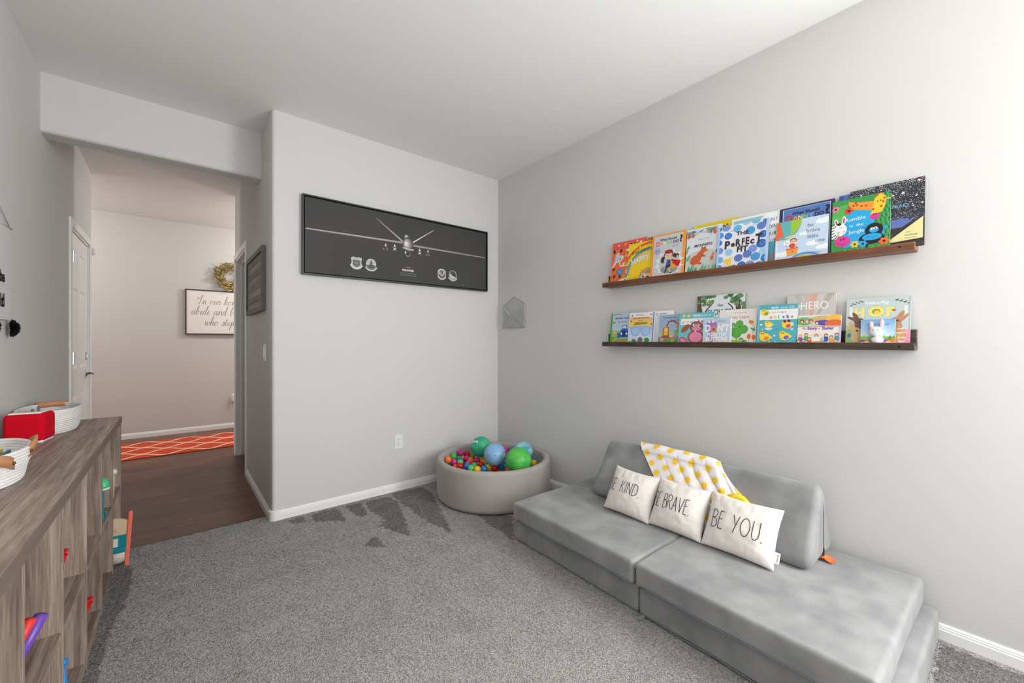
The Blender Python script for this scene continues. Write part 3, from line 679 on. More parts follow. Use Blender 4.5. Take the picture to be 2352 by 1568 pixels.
# ---------------------------------------------------------------- hallway runner
def runner():
    x0, x1, y0, y1 = -1.55, 1.6, 5.62, 6.475
    t = empty('hallway_runner', ((x0 + x1) / 2, (y0 + y1) / 2, 0), label='orange runner rug with cream wavy lattice lines on the hallway floor', cat='rug')
    t2 = rbox('rug_base', x1 - x0, y1 - y0, .009, .004, mat('orange_wool', (206, 84, 60), .95, .1, var=(192, 70, 50), vscale=30, bump=.5, bscale=300), t, (40, 10, 1))
    A = Art(1, 1, .0001, clip=False); Lx = .38; n = 5; gap = (y1 - y0) / n
    for k in range(n):
        base = y0 + gap * (k + .5); ph = 0 if k % 2 == 0 else pi
        A.line([(x0 + .02 + i * .02, base + gap * .42 * sin(2 * pi * (x0 + i * .02) / Lx / 1.0 + ph) * (1 if True else 0)) for i in range(int((x1 - x0 - .04) / .02) + 1)], .030, (238, 200, 168))
    cx, cy = (x0 + x1) / 2, (y0 + y1) / 2
    A.build('wave_lines', t, mat_attr('cream_wool', .95, .1), lambda u, v, n_: (u - cx, v - cy, .0093 + n_))
runner()

# ---------------------------------------------------------------- folding foam play sofa
def puff(seed, amp, sc=4):
    def f(p): return amp * noise.noise((p.x * sc + seed, p.y * sc, p.z * sc + seed)) + amp * .35 * noise.noise((p.x * sc * 4 + seed, p.y * sc * 3, p.z * 9))
    return f
def zipline(name, pts, parent, m, r=.0022): return tube(name, pts, r, m, parent, 6)
M_ZIP = mat('zip_grey', (112, 112, 115), .5)
M_ZIPD = mat('zip_shadow_grey', (70, 70, 72), .6)  # darker plain grey for the bolster zipper
def sofa():
    # lower foam base: two square panels side by side
    R1 = radians(-1.0)
    b = empty('foam_sofa_base', (1.974, 1.018, CP), (0, 0, R1), label='grey suede foam base lying on the carpet under the seat cushion, two hinged panels', cat='sofa base')
    rbox('panel', .808, .866, .126, .016, M_SUEDE, b, (14, 14, 4), puff(1, .004), (0, .436, 0))
    rbox('panel', .808, .842, .126, .016, M_SUEDE, b, (14, 14, 4), puff(7, .004), (0, -.424, 0))
    zipline('zipper', [(-.407, -.02 - i * .04, .008 + .003 * sin(i)) for i in range(21)], b, M_ZIP, .0035)
    bm = bmesh.new(); add_box(bm, (-.444, -.042, .010), (-.412, -.026, .015), .002, 2, Matrix.Rotation(.0, 4, 'Z')); bm_obj('zip_pull', bm, mat('zip_pull_metal', (190, 190, 194), .35, metal=.6), b)
    bm = bmesh.new(); add_box(bm, (-.414, .045, .001), (-.402, .075, .004), .001, 1); bm_obj('zip_pull', bm, mat('zip_pull_metal', (190, 190, 194), .35), b)
    # upper cushion: two hinged panels
    s = empty('foam_seat_cushion', (1.944, 1.021, CP + .134), (0, 0, R1), label='grey suede seat cushion of two hinged foam panels on top of the foam base', cat='cushion')
    rbox('panel', .82, .838, .104, .017, M_SUEDE, s, (14, 14, 4), puff(3, .005), (0, .4235, 0))
    rbox('panel', .82, .800, .103, .017, M_SUEDE, s, (14, 14, 4), puff(12, .005), (0, -.4045, 0))
    zipline('zipper', [(-.411 - .001 * (i % 2), .79 - i * .04, .012 + .003 * sin(i * .6)) for i in range(20)], s, M_ZIP, .003)
    zipline('zipper', [(-.411 - .001 * (i % 2), -.035 - i * .04, .012 + .003 * sin(i * .6)) for i in range(20)], s, M_ZIP, .003)
    hs = [(-.385, 0)]; V = []; Fc = []
    G = [(-.030, .1030), (-.018, .1025), (-.008, .1012), (-.002, .0985), (.002, .0985), (.008, .1012), (.018, .1025), (.030, .1030)]
    for x in (-.398, -.390, 0, .39): V += [(x, y + .002, z - (.014 if x < -.395 else .004 if x < -.38 else 0) - .0035) for y, z in G]
    V += [(-.395, y + .002, .07) for y, z in G]
    for k in range(3): Fc += [(k * 8 + i, k * 8 + i + 1, k * 8 + i + 9, k * 8 + i + 8) for i in range(7)]
    Fc += [(32 + i, 32 + i + 1, i + 1, i) for i in range(7)]
    mesh('hinge_seam', V, Fc, M_SUEDE, s, True)
sofa()

ZS = .251     # top of the seat
# back bolster profile (x, z)
def bol_profile():
    A_, B_, C_ = (1.988, ZS), (2.198, .616), (2.372, ZS)
    pts = []
    tri = [A_, B_, C_]; rads = [.035, .04, .03]
    for i in range(3):
        p0 = Vector(tri[i - 1]); p = Vector(tri[i]); p1 = Vector(tri[(i + 1) % 3]); r = rads[i]
        d0 = (p0 - p).normalized(); d1 = (p1 - p).normalized(); ha = d0.angle(d1) / 2; tl = r / math.tan(ha); cen = p + (d0 + d1).normalized() * (r / sin(ha))
        s_, e_ = p + d0 * tl, p + d1 * tl; a0 = atan2(s_.y - cen.y, s_.x - cen.x); a1 = atan2(e_.y - cen.y, e_.x - cen.x)
        while a1 > a0: a1 -= 2 * pi
        for k in range(9):
            a = a0 + (a1 - a0) * k / 8; pts.append((cen.x + r * cos(a), cen.y + r * sin(a)))
    return pts
BPROF = bol_profile()
def resample(P, n):
    P = P + [P[0]]; L = [0]
    for i in range(1, len(P)): L.append(L[-1] + hypot(P[i][0] - P[i - 1][0], P[i][1] - P[i - 1][1]))
    out = []; k = 0
    for i in range(n):
        s = L[-1] * i / n
        while L[k + 1] < s: k += 1
        t = (s - L[k]) / (L[k + 1] - L[k]); out.append((P[k][0] + (P[k + 1][0] - P[k][0]) * t, P[k][1] + (P[k + 1][1] - P[k][1]) * t))
    return out
def bolster():
    y0, y1 = .510, 1.657; cy = (y0 + y1) / 2; P = resample(BPROF, 72); cx = sum(p[0] for p in P) / 72; cz = sum(p[1] for p in P) / 72
    t = empty('foam_back_bolster', (cx, cy, ZS), label='triangular grey suede foam bolster standing on the seat against the wall', cat='bolster')
    r = .028; rings = []
    for k in range(7):
        a = pi / 2 * k / 6; rings.append((y1 - r + r * cos(pi / 2 - a) if False else y1 - r * (1 - sin(a * 0 + pi / 2 - a * 1.0)) * 1.0, r * (1 - cos(pi / 2 - a))))
    rings = [(y0 + r * (1 - sin(pi / 2 * k / 6)), r * (1 - cos(pi / 2 * k / 6))) for k in range(7)]       # (y, inset) from face outwards
    ys = [(y0, r * 1.0)]
    seq = [(y0 + r * (1 - cos(pi / 2 * k / 6)), r * (1 - sin(pi / 2 * k / 6))) for k in range(7)]
    mid = [(y0 + r + (y1 - y0 - 2 * r) * i / 26, 0) for i in range(1, 26)]
    seq2 = [(y1 - (y - y0), ins) for y, ins in reversed(seq)]
    allr = seq + mid + seq2; V = []; Fc = []
    for (y, ins) in allr:
        f = y > cy
        for (px, pz) in P:
            d = Vector((px - cx, pz - cz)); l = d.length; q = d * max(.0, (l - ins * 1.35) / l)
            yy = y - (.020 * max(0, (pz - ZS)) / .34 if f and y > y1 - .2 else 0) * 1.0
            nz = .004 * noise.noise((px * 5, y * 5, pz * 5)) + .0022 * noise.noise((px * 18, y * 14, pz * 18))
            # gathered puckers just under the ridge
            nz += .0018 * sin(y * 170) * max(0, (pz - .50) / .1) * (1 if (1.38 < y < 1.5 or .80 < y < .90) else 0)
            dn = d.normalized() * nz
            V.append((q.x + dn.x, yy - cy, max(0.0, q.y + dn.y + cz - ZS)))
    n = 72
    for i in range(len(allr) - 1):
        for k in range(n): a = i * n + k; b = i * n + (k + 1) % n; Fc.append((a, b, b + n, a + n))
    for base, rev in ((0, False), ((len(allr) - 1) * n, True)):
        c = len(V); V.append((0, V[base][1], cz - ZS))
        for k in range(n):
            f_ = (c, base + (k + 1) % n, base + k); Fc.append(f_ if not rev else f_[::-1])
    mesh('foam_body', V, Fc, M_SUEDE, t, True)
    # zipper down the near end
    e = y0 - cy + .0005; zx = 2.208 - cx
    zipline('zipper', [(zx, e, .005), (zx, e, .10), (zx - .002, e, .2), (zx - .003, e + .002, .245), (zx - .004, e + .012, .285)], t, M_ZIPD, .0028)
    bm = bmesh.new(); add_box(bm, (zx - .005, e - .006, .012), (zx + .003, e, .045), .002, 2); bm_obj('zip_pull', bm, mat('zip_pull_dark', (60, 60, 62), .4), t)
    # orange tag, curled onto the seat
    V = []; Fc = []; G = [(0, .008), (.008, .013), (.018, .012), (.028, .006), (.038, .003), (.048, .003)]
    for (o_, z_) in G: V += [(zx - .032, e - o_ + .006, z_), (zx + .016, e - o_ + .006 - .004, z_ + .001)]
    for k in range(len(G) - 1): Fc.append((2 * k, 2 * k + 1, 2 * k + 3, 2 * k + 2))
    tg = mesh('brand_tag', V, Fc, mat('orange_tag', (232, 108, 44), .6), t); sm = tg.modifiers.new('s', 'SOLIDIFY'); sm.thickness = .0012
    tg['label'] = 'orange fabric tag'
    A = Art(1, 1, .0003, clip=False); A.text('nugget', 0, 0, .0070, (250, 225, 205), .015, sx=1.0)
    def fn(u, v, n_):
        o_ = .022 - v; z_ = .0125 - (o_ - .018) * .6 if o_ > .018 else .0125
        return (zx - .007 + u * .95, e - o_ + .008, max(z_, .004) + .0024 + n_)
    A.build('tag_lettering', tg, M_PRINT, fn)
bolster()

# ---------------------------------------------------------------- throw pillows with hand lettering
HF = {
 'B': (.30, [[(0, 0), (0, 1)], [(0, 1), (.16, .99), (.27, .88), (.27, .70), (.18, .57), (.02, .52)], [(.02, .52), (.22, .50), (.33, .36), (.33, .16), (.2, .03), (0, 0)]]),
 'E': (.28, [[(.02, 1), (0, .5), (0, 0)], [(.02, 1), (.28, 1.0)], [(0, .55), (.22, .56)], [(0, 0), (.28, .01)]]),
 'K': (.32, [[(0, 0), (0, 1)], [(.30, 1.0), (.02, .48)], [(.06, .55), (.34, 0)]]),
 'I': (.02, [[(.01, 0), (.01, 1)]]),
 'N': (.32, [[(0, 0), (0, 1)], [(0, 1), (.30, 0)], [(.30, 0), (.31, 1)]]),
 'D': (.36, [[(0, 0), (0, 1)], [(0, 1), (.2, .96), (.35, .78), (.38, .5), (.33, .2), (.18, .03), (0, 0)]]),
 'R': (.32, [[(0, 0), (0, 1)], [(0, 1), (.17, .99), (.28, .87), (.28, .68), (.18, .55), (.02, .52)], [(.08, .53), (.34, 0)]]),
 'A': (.38, [[(0, 0), (.19, 1)], [(.19, 1), (.38, 0)], [(.06, .36), (.31, .36)]]),
 'V': (.36, [[(0, 1), (.18, 0)], [(.18, 0), (.36, 1)]]),
 'Y': (.36, [[(0, 1), (.19, .48)], [(.37, 1), (.12, 0)]]),
 'O': (.50, [[(.25 + .25 * cos(a) * 1.0, .5 + .5 * sin(a)) for a in [pi / 2 + 2 * pi * i / 28 for i in range(29)]]]),
 'U': (.36, [[(0, 1), (0, .3), (.05, .1), (.18, 0), (.3, .1), (.36, .3), (.36, 1)]]),
 '.': (.05, [[(.0, .0), (.035, .0)]]),
}
def hand(A, s, x, y, h, col, wd, gap=.14, space=.38, sx=1.0):
    for ch in s:
        if ch == ' ': x += space * h * sx; continue
        wdt, strokes = HF[ch]
        for st in strokes:
            P = st if len(st) == 2 else catmull(st, 5)
            if len(P) == 2: P = [(P[0][0] + (P[1][0] - P[0][0]) * i / 10, P[0][1] + (P[1][1] - P[0][1]) * i / 10) for i in range(11)]
            A.line([(x + px * h * sx, y + py * h) for px, py in P], wd if ch != '.' else wd * 2.2, col)
        x += (wdt + gap) * h * sx
    return x
M_LINEN = mat('white_linen', (232, 226, 220), .9, .1, bump=.3, bscale=500, bdist=.0006)
def pillow(cx, cy, W, Hh, lean, rz, roll, word, lab, seed, T=.060, tx=0, th=.075, tagside=False, sx=1.0, gap=.14, space=.38, ty=0.5):
    root = empty('throw_pillow', (cx, cy, ZS + .004), (-lean, 0, -pi / 2 + rz), label=lab, cat='pillow', group=None)
    def surf(u, v, side):
        a = W / 2 * u * (1 - .075 * (1 - v * v)); b = Hh / 2 * v * (1 - .085 * (1 - u * u))
        th_ = T * (max(0, (1 - u * u) * (1 - v * v))) ** .42
        e = max(abs(u), abs(v)); q_ = v if abs(u) > abs(v) else u; wr = .0030 * noise.noise((u * 4 + seed, v * 4, seed)) + .010 * noise.noise((q_ * 7 + seed * 3, e * .8, 5 if abs(u) > abs(v) else 9)) * max(0, e - .5) * max(0, 1.0 - e) * 4
        sag = -.010 * (1 - v) * (1 - u * u) * .3
        th_ = th_ + wr * (1 if e < .999 else 0)
        x = a; z = b + Hh / 2 + sag
        xr = x * cos(roll) - (z - Hh / 2) * sin(roll); zr = x * sin(roll) + (z - Hh / 2) * cos(roll) + Hh / 2
        return Vector((xr, -side * th_, zr))
    n = 64; V = []; Fc = []
    for side in (1, -1):
        b0 = len(V)
        for j in range(n + 1):
            for i in range(n + 1):
                uu = sin(pi / 2 * (2 * i / n - 1)); vv = sin(pi / 2 * (2 * j / n - 1)); V.append(surf(uu, vv, side))
        for j in range(n):
            for i in range(n):
                a = b0 + j * (n + 1) + i; f = (a, a + 1, a + n + 2, a + n + 1); Fc.append(f if side > 0 else f[::-1])
    body = mesh('pillow_body', V, Fc, M_LINEN, root, True)
    bm = bmesh.new(); bm.from_mesh(body.data); bmesh.ops.remove_doubles(bm, verts=bm.verts, dist=.0004); bm.to_mesh(body.data); bm.free()
    def fn(px, py, n_):
        u = px / (W / 2) ; v = (py - 0) / (Hh / 2) + (ty - .5) * 2
        u = max(-.985, min(.985, u / (1 - .075 * (1 - v * v)))); v = max(-.97, min(.97, v))
        p = surf(u, v, 1); p.y -= .0014 + n_; return p
    for wd_ in word.split(' '):
        A = Art(1, 1, .00005, clip=False); tx = hand(A, wd_, tx, 0, th, (62, 58, 58), .0031, gap, space, sx) + space * th * sx
        A.build('lettering', root, M_PRINT, fn)
    if tagside:
        bm = bmesh.new(); add_box(bm, (W / 2 - .012, -.004, .03), (W / 2 + .014, -.002, .075), .001, 1); g = bm_obj('care_tag', bm, mat('tag_white', (240, 238, 235), .7), root)
        A = Art(1, 1, .0001, clip=False); A.text('RAE DUNN', 0, 0, .0045, (60, 60, 60), .0, sx=1.0, rot=0)
        A.build('tag_lettering', g, M_PRINT, lambda u, v, n_: (W / 2 + .004 + v, -.0044 - n_, .053 - u))
    return root
LEAN = radians(31)
pillow(1.900, 1.322, .284, .250, LEAN, radians(2), radians(-1.5), 'BE KIND.', 'white pillow lettered "BE KIND." at the left end of the pillow row', 1.3, tx=-.128, th=.068, sx=1.0, gap=.15, space=.40, ty=.42)
pillow(1.912, 1.050, .275, .250, LEAN, radians(2), radians(-1), 'BE BRAVE.', 'white pillow lettered "BE BRAVE." in the middle of the pillow row', 4.1, tx=-.124, th=.076, sx=.78, gap=.12, space=.24, ty=.38)
pillow(1.914, .762, .306, .254, LEAN, radians(0), radians(0), 'BE YOU.', 'white pillow lettered "BE YOU." at the right end of the pillow row', 8.7, tx=-.108, th=.082, tagside=True, sx=.86, gap=.15, space=.42, ty=.34)

# ---------------------------------------------------------------- sun print blanket over the bolster
def blanket():
    # profile path from the back, over the ridge and down the front
    P = resample(BPROF, 240); top = max(range(240), key=lambda i: P[i][1])
    # walk direction that goes to the front (x decreasing)
    step = 1 if P[(top + 3) % 240][0] < P[top][0] else -1
    tot = sum(hypot(P[i][0] - P[i - 1][0], P[i][1] - P[i - 1][1]) for i in range(240)); ds = tot / 240
    def prof(s):
        f = s / ds; i = math.floor(f); t = f - i; a = P[(top + step * i) % 240]; b = P[(top + step * (i + 1)) % 240]; c = P[(top + step * (i - 1)) % 240]
        p = Vector((a[0] + (b[0] - a[0]) * t, a[1] + (b[1] - a[1]) * t)); d = (Vector(b) - Vector(c)).normalized(); n_ = Vector((-d.y, d.x))
        if n_.x > 0 and s > 0.04: n_ = -n_
        if s <= .04 and n_.y < 0: n_ = -n_
        return p, n_
    SM = .37; y_at = lambda s: (1.418 - .90 * max(0, s), max(.735, .945 - .60 * max(0, s) - 2.3 * max(0, s) ** 2))
    def S(a, s):
        yl, yr = y_at(s); y = yl + (yr - yl) * a; p, n_ = prof(s)
        k = (-y) - s * .62 + .02 * noise.noise((y * 8, s * 3, 4)); amp = max(0, min(1, (s - .01) / .12)) * (.10 + .90 * min(1, max(0, a - .15) * 1.8)) * min(1, (1 - a) * 6 + .3)
        fo = (1 - abs(sin(k * pi / .078 + 1.4 * noise.noise((y * 6, s * 6, 0))))) ** 2.2; cr = math.exp(-(abs(sin(k * pi / .078 + 1.4 * noise.noise((y * 6, s * 6, 0)))) / .22) ** 2)
        off = .012 + .006 * noise.noise((y * 9, s * 9, 2)) - amp * .009 * cr + amp * .003 * sin(k * 2 * pi / .078)
        off *= .30 + .70 * min(1, (1 - a) * 14)
        if s < .05: off += .012 * (1 - abs(s) / .1) * min(1, (1 - a) * 6)
        return Vector((p.x + n_.x * off, y, p.y + n_.y * off))
    nu, nv = 150, 70; s0 = -.035; V = []; Fc = []; C = []
    for j in range(nv + 1):
        s = s0 + (SM - s0) * j / nv
        for i in range(nu + 1): V.append(S(i / nu, s))
    W_ = (244, 241, 243)
    for j in range(nv):
        for i in range(nu):
            a = j * (nu + 1) + i; Fc.append((a, a + 1, a + nu + 2, a + nu + 1)); C.append(lin(W_))
    # suns, laid out on the flat cloth: cloth coords c = along, s = down
    rnd = random.Random(3); gx, gs = .090, .074; nrm = {}
    def cloth(c, s, lift):
        y = 1.42 - c; yl, yr = y_at(s); a = (y - yl) / (yr - yl); a = min(.999, max(.001, a)); p = S(a, s)
        e = .004; dx = S(min(1, a + e), s) - S(a - e if a > e else 0, s); dy = S(a, s + e) - S(a, s - e); n_ = dx.cross(dy).normalized()
        if n_.x > 0 and s > .03: n_ = -n_
        if n_.z < 0 and s <= .03: n_ = -n_
        return p + n_ * lift
    def inside(c, s):
        yl, yr = y_at(s); y = 1.42 - c; return yr + .003 < y < yl - .003 and s < SM - .004
    def add(pts, col, lift):
        if not all(inside(c, s) for c, s in pts): return
        b = len(V); V.extend(cloth(c, s, lift) for c, s in pts); Fc.append(tuple(range(b, b + len(pts)))); C.append(lin(col))
    r = .0170
    for row in range(-1, 7):
        for kc in range(0, 14):
            c0 = .030 + kc * gx + (gx / 2 if row % 2 else 0) ; s1 = .012 + row * gs * .62 + .012 * ((kc % 3) - 1) * .5
            for q in range(16):
                a0, a1 = 2 * pi * q / 16, 2 * pi * (q + 1) / 16
                add([(c0, s1), (c0 + r * .55 * cos(a0), s1 + r * .55 * sin(a0)), (c0 + r * .55 * cos(a1), s1 + r * .55 * sin(a1))], (250, 205, 66), .0010)
                add([(c0 + r * .55 * cos(a0), s1 + r * .55 * sin(a0)), (c0 + r * cos(a0), s1 + r * sin(a0)), (c0 + r * cos(a1), s1 + r * sin(a1)), (c0 + r * .55 * cos(a1), s1 + r * .55 * sin(a1))], (250, 205, 66), .0010)
                a = a0 + .2; d1, d2 = r * 1.18, r * 1.62; wv = .00065
                add([(c0 + d1 * cos(a) - wv * sin(a), s1 + d1 * sin(a) + wv * cos(a)), (c0 + d2 * cos(a) - wv * sin(a), s1 + d2 * sin(a) + wv * cos(a)), (c0 + d2 * cos(a) + wv * sin(a), s1 + d2 * sin(a) - wv * cos(a)), (c0 + d1 * cos(a) + wv * sin(a), s1 + d1 * sin(a) - wv * cos(a))], (228, 178, 140), .0008)
            for ex in (-.0045, .0045): add([(c0 + ex + .001 * cos(t), s1 - .002 + .001 * sin(t)) for t in [pi / 3 * i for i in range(6)]], (110, 80, 50), .0014)
    root = empty('sun_print_blanket', (2.15, 1.1, ZS), label='white blanket printed with yellow suns draped over the back bolster', cat='blanket')
    O = Vector((2.15, 1.1, ZS))
    bl = mesh('cloth', [Vector(v) - O for v in V], Fc, M_CLOTHPRINT, root, True, C)
    # yellow binding along the right edge and the turned-over corner
    yel = mat('yellow_binding', (246, 214, 60), .85, .1)
    V = []; Fc = []
    for j in range(30):
        s = .115 + (.245 - .115) * j / 29; wd = .004 + .026 * (j / 29) ** 1.3
        p = S(.998, s); q = p + Vector((-.004, -wd, -.002)); q2 = q + Vector((.010, .0, 0)); V += [p + Vector((-.003, .004, .002)), q, q2]
    for j in range(29): a = j * 3; Fc += [(a, a + 1, a + 4, a + 3), (a + 1, a + 2, a + 5, a + 4)]
    mesh('yellow_edge', [v - O for v in V], Fc, yel, root, True)
    for (pts, rr) in (([(2.082, .872, .436), (2.078, .850, .452), (2.079, .822, .462), (2.079, .79, .460), (2.076, .755, .440)], .011), ([(2.080, .862, .424), (2.076, .830, .436), (2.075, .795, .436), (2.074, .760, .424)], .013), ([(2.075, .84, .410), (2.070, .805, .414), (2.070, .775, .410), (2.07, .750, .398)], .012)):
        tube('turned_corner', [Vector(p) - O for p in pts], rr, yel, root, 10, rf=lambda t_: .55 + .9 * sin(pi * min(1, max(0, t_))))
blanket()

# ---------------------------------------------------------------- ball pit
PC = (1.935, 2.565); PR = .443
M_PIT = mat('taupe_jersey', (174, 168, 164), .9, .1, var=(166, 160, 156), vscale=3, bump=.2, bscale=500, sheen=.2, bdist=.0005)
def ball_pit():
    t = empty('ball_pit', (PC[0], PC[1], CP), label='round taupe foam ball pit in the corner of the room', cat='ball pit')
    R = PR; Z = .298; prof = [(0, .0)]
    def arcp(cr, cz, r, a0, a1, n=8): return [(cr + r * cos(a0 + (a1 - a0) * i / n), cz + r * sin(a0 + (a1 - a0) * i / n)) for i in range(n + 1)]
    prof += arcp(R - .045, .040, .040, -pi / 2, 0) + [(R - .002, .12), (R, .2)] + arcp(R - .025, Z - .025, .025, 0, pi / 2) + arcp(R - .030, Z - .022, .022, pi / 2, pi) + [(R - .052, .22), (R - .053, .15)]
    body = lathe('foam_ring', prof + [(0, .148)], M_PIT, t, 96)
    return t
ball_pit()
BALLC = {'orange': (255, 122, 50), 'green': (72, 186, 84), 'pink': (226, 44, 148), 'red': (206, 24, 26), 'yellow': (246, 200, 32), 'blue': (30, 128, 200), 'light green': (100, 206, 116), 'teal': (40, 140, 150), 'olive green': (120, 140, 40)}
SMALL = [('orange', 1.673, 2.816, 0.265, 'farthest left in the pit'), ('green', 1.764, 2.885, 0.26, 'behind the farthest left orange ball'), ('pink', 1.852, 2.915, 0.265, 'against the back left of the pit, left of a red one'), ('red', 1.926, 2.927, 0.24, 'against the back of the pit, left of the big teal ball'),
 ('green', 1.823, 2.897, 0.223, 'half hidden behind a yellow one, left side'), ('yellow', 1.873, 2.926, 0.217, 'just below the back pink one, left side'), ('blue', 1.804, 2.846, 0.225, 'half hidden between pink and green ones, left side'), ('pink', 1.878, 2.862, 0.225, 'in front of the yellow one, left of the big teal ball'),
 ('pink', 1.745, 2.844, 0.225, 'beside the farthest left orange ball'), ('light green', 1.776, 2.799, 0.225, 'right of the leftmost pink one'), ('red', 1.729, 2.728, 0.225, 'low by the left front rim'), ('pink', 1.804, 2.725, 0.225, 'behind the front left blue one'),
 ('blue', 1.768, 2.685, 0.225, 'at the front left rim'), ('light green', 1.762, 2.62, 0.225, 'low at the front rim, right of the left blue one'), ('green', 1.818, 2.663, 0.225, 'left of the red one at the front'), ('orange', 1.875, 2.799, 0.225, 'between two pink ones below the big teal ball'),
 ('pink', 1.919, 2.768, 0.225, 'right below the big teal ball'), ('red', 1.869, 2.646, 0.225, 'below left of the big pale blue ball'), ('yellow', 1.95, 2.725, 0.225, 'under the left side of the big pale blue ball'), ('orange', 1.926, 2.665, 0.225, 'touching the lower left of the big pale blue ball'),
 ('blue', 1.832, 2.549, 0.225, 'low at the middle of the front rim'), ('teal', 1.907, 2.608, 0.225, 'half hidden under the big pale blue ball'), ('yellow', 1.885, 2.559, 0.225, 'left of the red one at the middle front rim'), ('red', 1.911, 2.513, 0.225, 'at the middle front rim, left of a blue one'),
 ('blue', 1.965, 2.507, 0.225, 'at the front rim, left of the big green ball'), ('yellow', 1.783, 2.57, 0.225, 'peeking over the front rim at its middle'), ('pink', 2.235, 2.781, 0.251, 'at the back, right of the big pale blue ball'), ('yellow', 2.227, 2.742, 0.215, 'at the back between two pink ones'),
 ('pink', 2.189, 2.706, 0.225, 'just above the big green ball'), ('blue', 2.258, 2.733, 0.258, 'at the back, left of the big aqua ball'), ('teal', 2.078, 2.602, 0.225, 'between the big pale blue and the big green ball'), ('blue', 2.256, 2.456, 0.225, 'at the far right of the pit'),
 ('yellow', 2.224, 2.413, 0.225, 'at the right rim beside the big green ball'), ('olive green', 1.942, 2.876, 0.225, 'low at the left side of the big teal ball')]
def balls():
    pos = []
    def ball(c, x, y, z, lab):
        m = mat('ball_' + c.replace(' ', '_'), BALLC[c], .28, .5)
        o = sphere('plastic_ball', (0, 0, 0), .027, m, None, 24, 14); o.location = (x, y, z); tag(o, lab, 'ball', 'small plastic balls in the ball pit'); pos.append((x, y, z))
    for c, x, y, z, where in SMALL: ball(c, x, y, z, 'small %s plastic ball %s' % (c, where))
    BIG = [((1.93, 2.73, .342), .083, 'teal_swirl_ball', (20, 158, 146), (78, 196, 130), 'big marbled teal ball at the back of the ball pit', 'x'),
           ((1.894, 2.493, .337), .085, 'pale_blue_ball', (142, 188, 228), (130, 176, 220), 'big pale blue ball in the middle of the ball pit', 'p'),
           ((2.16, 2.47, .318), .080, 'aqua_swirl_ball', (172, 222, 222), (44, 164, 196), 'big pale aqua marbled ball at the right back of the ball pit', ''),
           ((1.964, 2.298, .323), .096, 'green_swirl_ball', (106, 200, 68), (52, 178, 92), 'big bright green marbled ball at the front right of the ball pit', '')]
    for (c, r, nm, c1, c2, lab, fl) in BIG:
        m = mat(nm, c1, .35, .45, var=c2, vscale=13, detail=2, stretch=(1, 1, 2.2)); o = empty('play_ball', c, label=lab, cat='ball', group='big play balls in the ball pit')
        sphere('ball_shell', (0, 0, 0), r, m, o, 40, 24)
        tocam = (Vector((0, 0, CAM_H)) - Vector(c)).normalized(); right = Vector((cos(yaw), -sin(yaw), 0)); up = right.cross(tocam) * -1
        up = tocam.cross(right) * 1.0
        if up.z < 0: up = -up
        def patch(a, b, w_, h_, txt, bar=False):
            A = Art(1, 1, .0001, clip=False); 
            for i in range(6):
                for k in range(3): x0_, y0_ = a - w_ / 2 + w_ * i / 6, b - h_ / 2 + h_ * k / 3; A.poly([(x0_, y0_), (x0_ + w_ / 6, y0_), (x0_ + w_ / 6, y0_ + h_ / 3), (x0_, y0_ + h_ / 3)], (226, 232, 230)); A.k = 1
            A.k = 4
            if txt: A.text(txt, a, b - h_ * .28, h_ * .5, (60, 110, 110) if not bar else (30, 30, 30), .02)
            def fn(u, v, n_):
                d = (right * u + up * v + tocam * sqrt(max(1e-6, r * r - u * u - v * v))).normalized(); return d * (r + .0006 + n_)
            A.build('printed_patch', o, M_PRINT, fn)
        if fl == 'x': patch(-.045, .038, .044, .018, 'sassi')
        if fl == 'p':
            patch(.070, -.008, .016, .026, 'I', True); d = (right * .0 + up * -.005 + tocam * r).normalized() * r; sphere('air_valve', d, .0035, mat('valve_grey', (70, 90, 110)), o, 10, 6)
    # balls lying in the gaps of the heap
    rnd = random.Random(12); cols = list(BALLC); big = [b[0] + (b[1],) for b in BIG]
    for k in range(4000):
        a = rnd.random() * 2 * pi; rr = sqrt(rnd.random()) * (.39 - .031); x, y, z = PC[0] + rr * cos(a), PC[1] + rr * sin(a), .188 + rnd.random() * .018
        if any((x - p[0]) ** 2 + (y - p[1]) ** 2 + (z - p[2]) ** 2 < .0525 ** 2 for p in pos): continue
        if any((x - p[0]) ** 2 + (y - p[1]) ** 2 + (z - p[2]) ** 2 < (.025 + p[3]) ** 2 for p in big): continue
        if len(pos) > 92: break
        c = rnd.choice(['orange', 'green', 'pink', 'red', 'yellow', 'blue', 'light green']); ball(c, x, y, z, 'small %s plastic ball lying low between the other balls of the pit' % c)
balls()

# ---------------------------------------------------------------- picture ledges
def ledge(z, m, lab):
    y0, y1 = .232, 1.793; zb = z - .031
    t = empty('picture_ledge', (XR, (y0 + y1) / 2, zb), label=lab, cat='shelf', group='picture ledges'); h = (y1 - y0) / 2
    box('back_board', (-.019, -h, 0), (0, h, .086), m, t, .0015, 1)
    box('bottom_board', (-.071, -h, 0), (-.0195, h, .018), m, t, .001, 1)
    box('front_lip', (-.090, -h, 0), (-.0715, h, .031), m, t, .002, 2)
    dk = mat('screw_hole', (25, 18, 14), .9)
    for yy in (-h + .045, h - .045):
        o = lathe('screw_hole', [(0, 0), (.0042, 0), (.0042, .0006), (0, .0006)], dk, t, 12); o.location = (-.0900, yy, .016); o.rotation_euler = (0, -pi / 2, 0)
ledge(1.612, M_SHELFUP, 'upper reddish brown wooden picture ledge on the right wall')
ledge(1.203, M_SHELFLO, 'lower dark brown wooden picture ledge on the right wall')
ZU, ZL = 1.5995, 1.1905

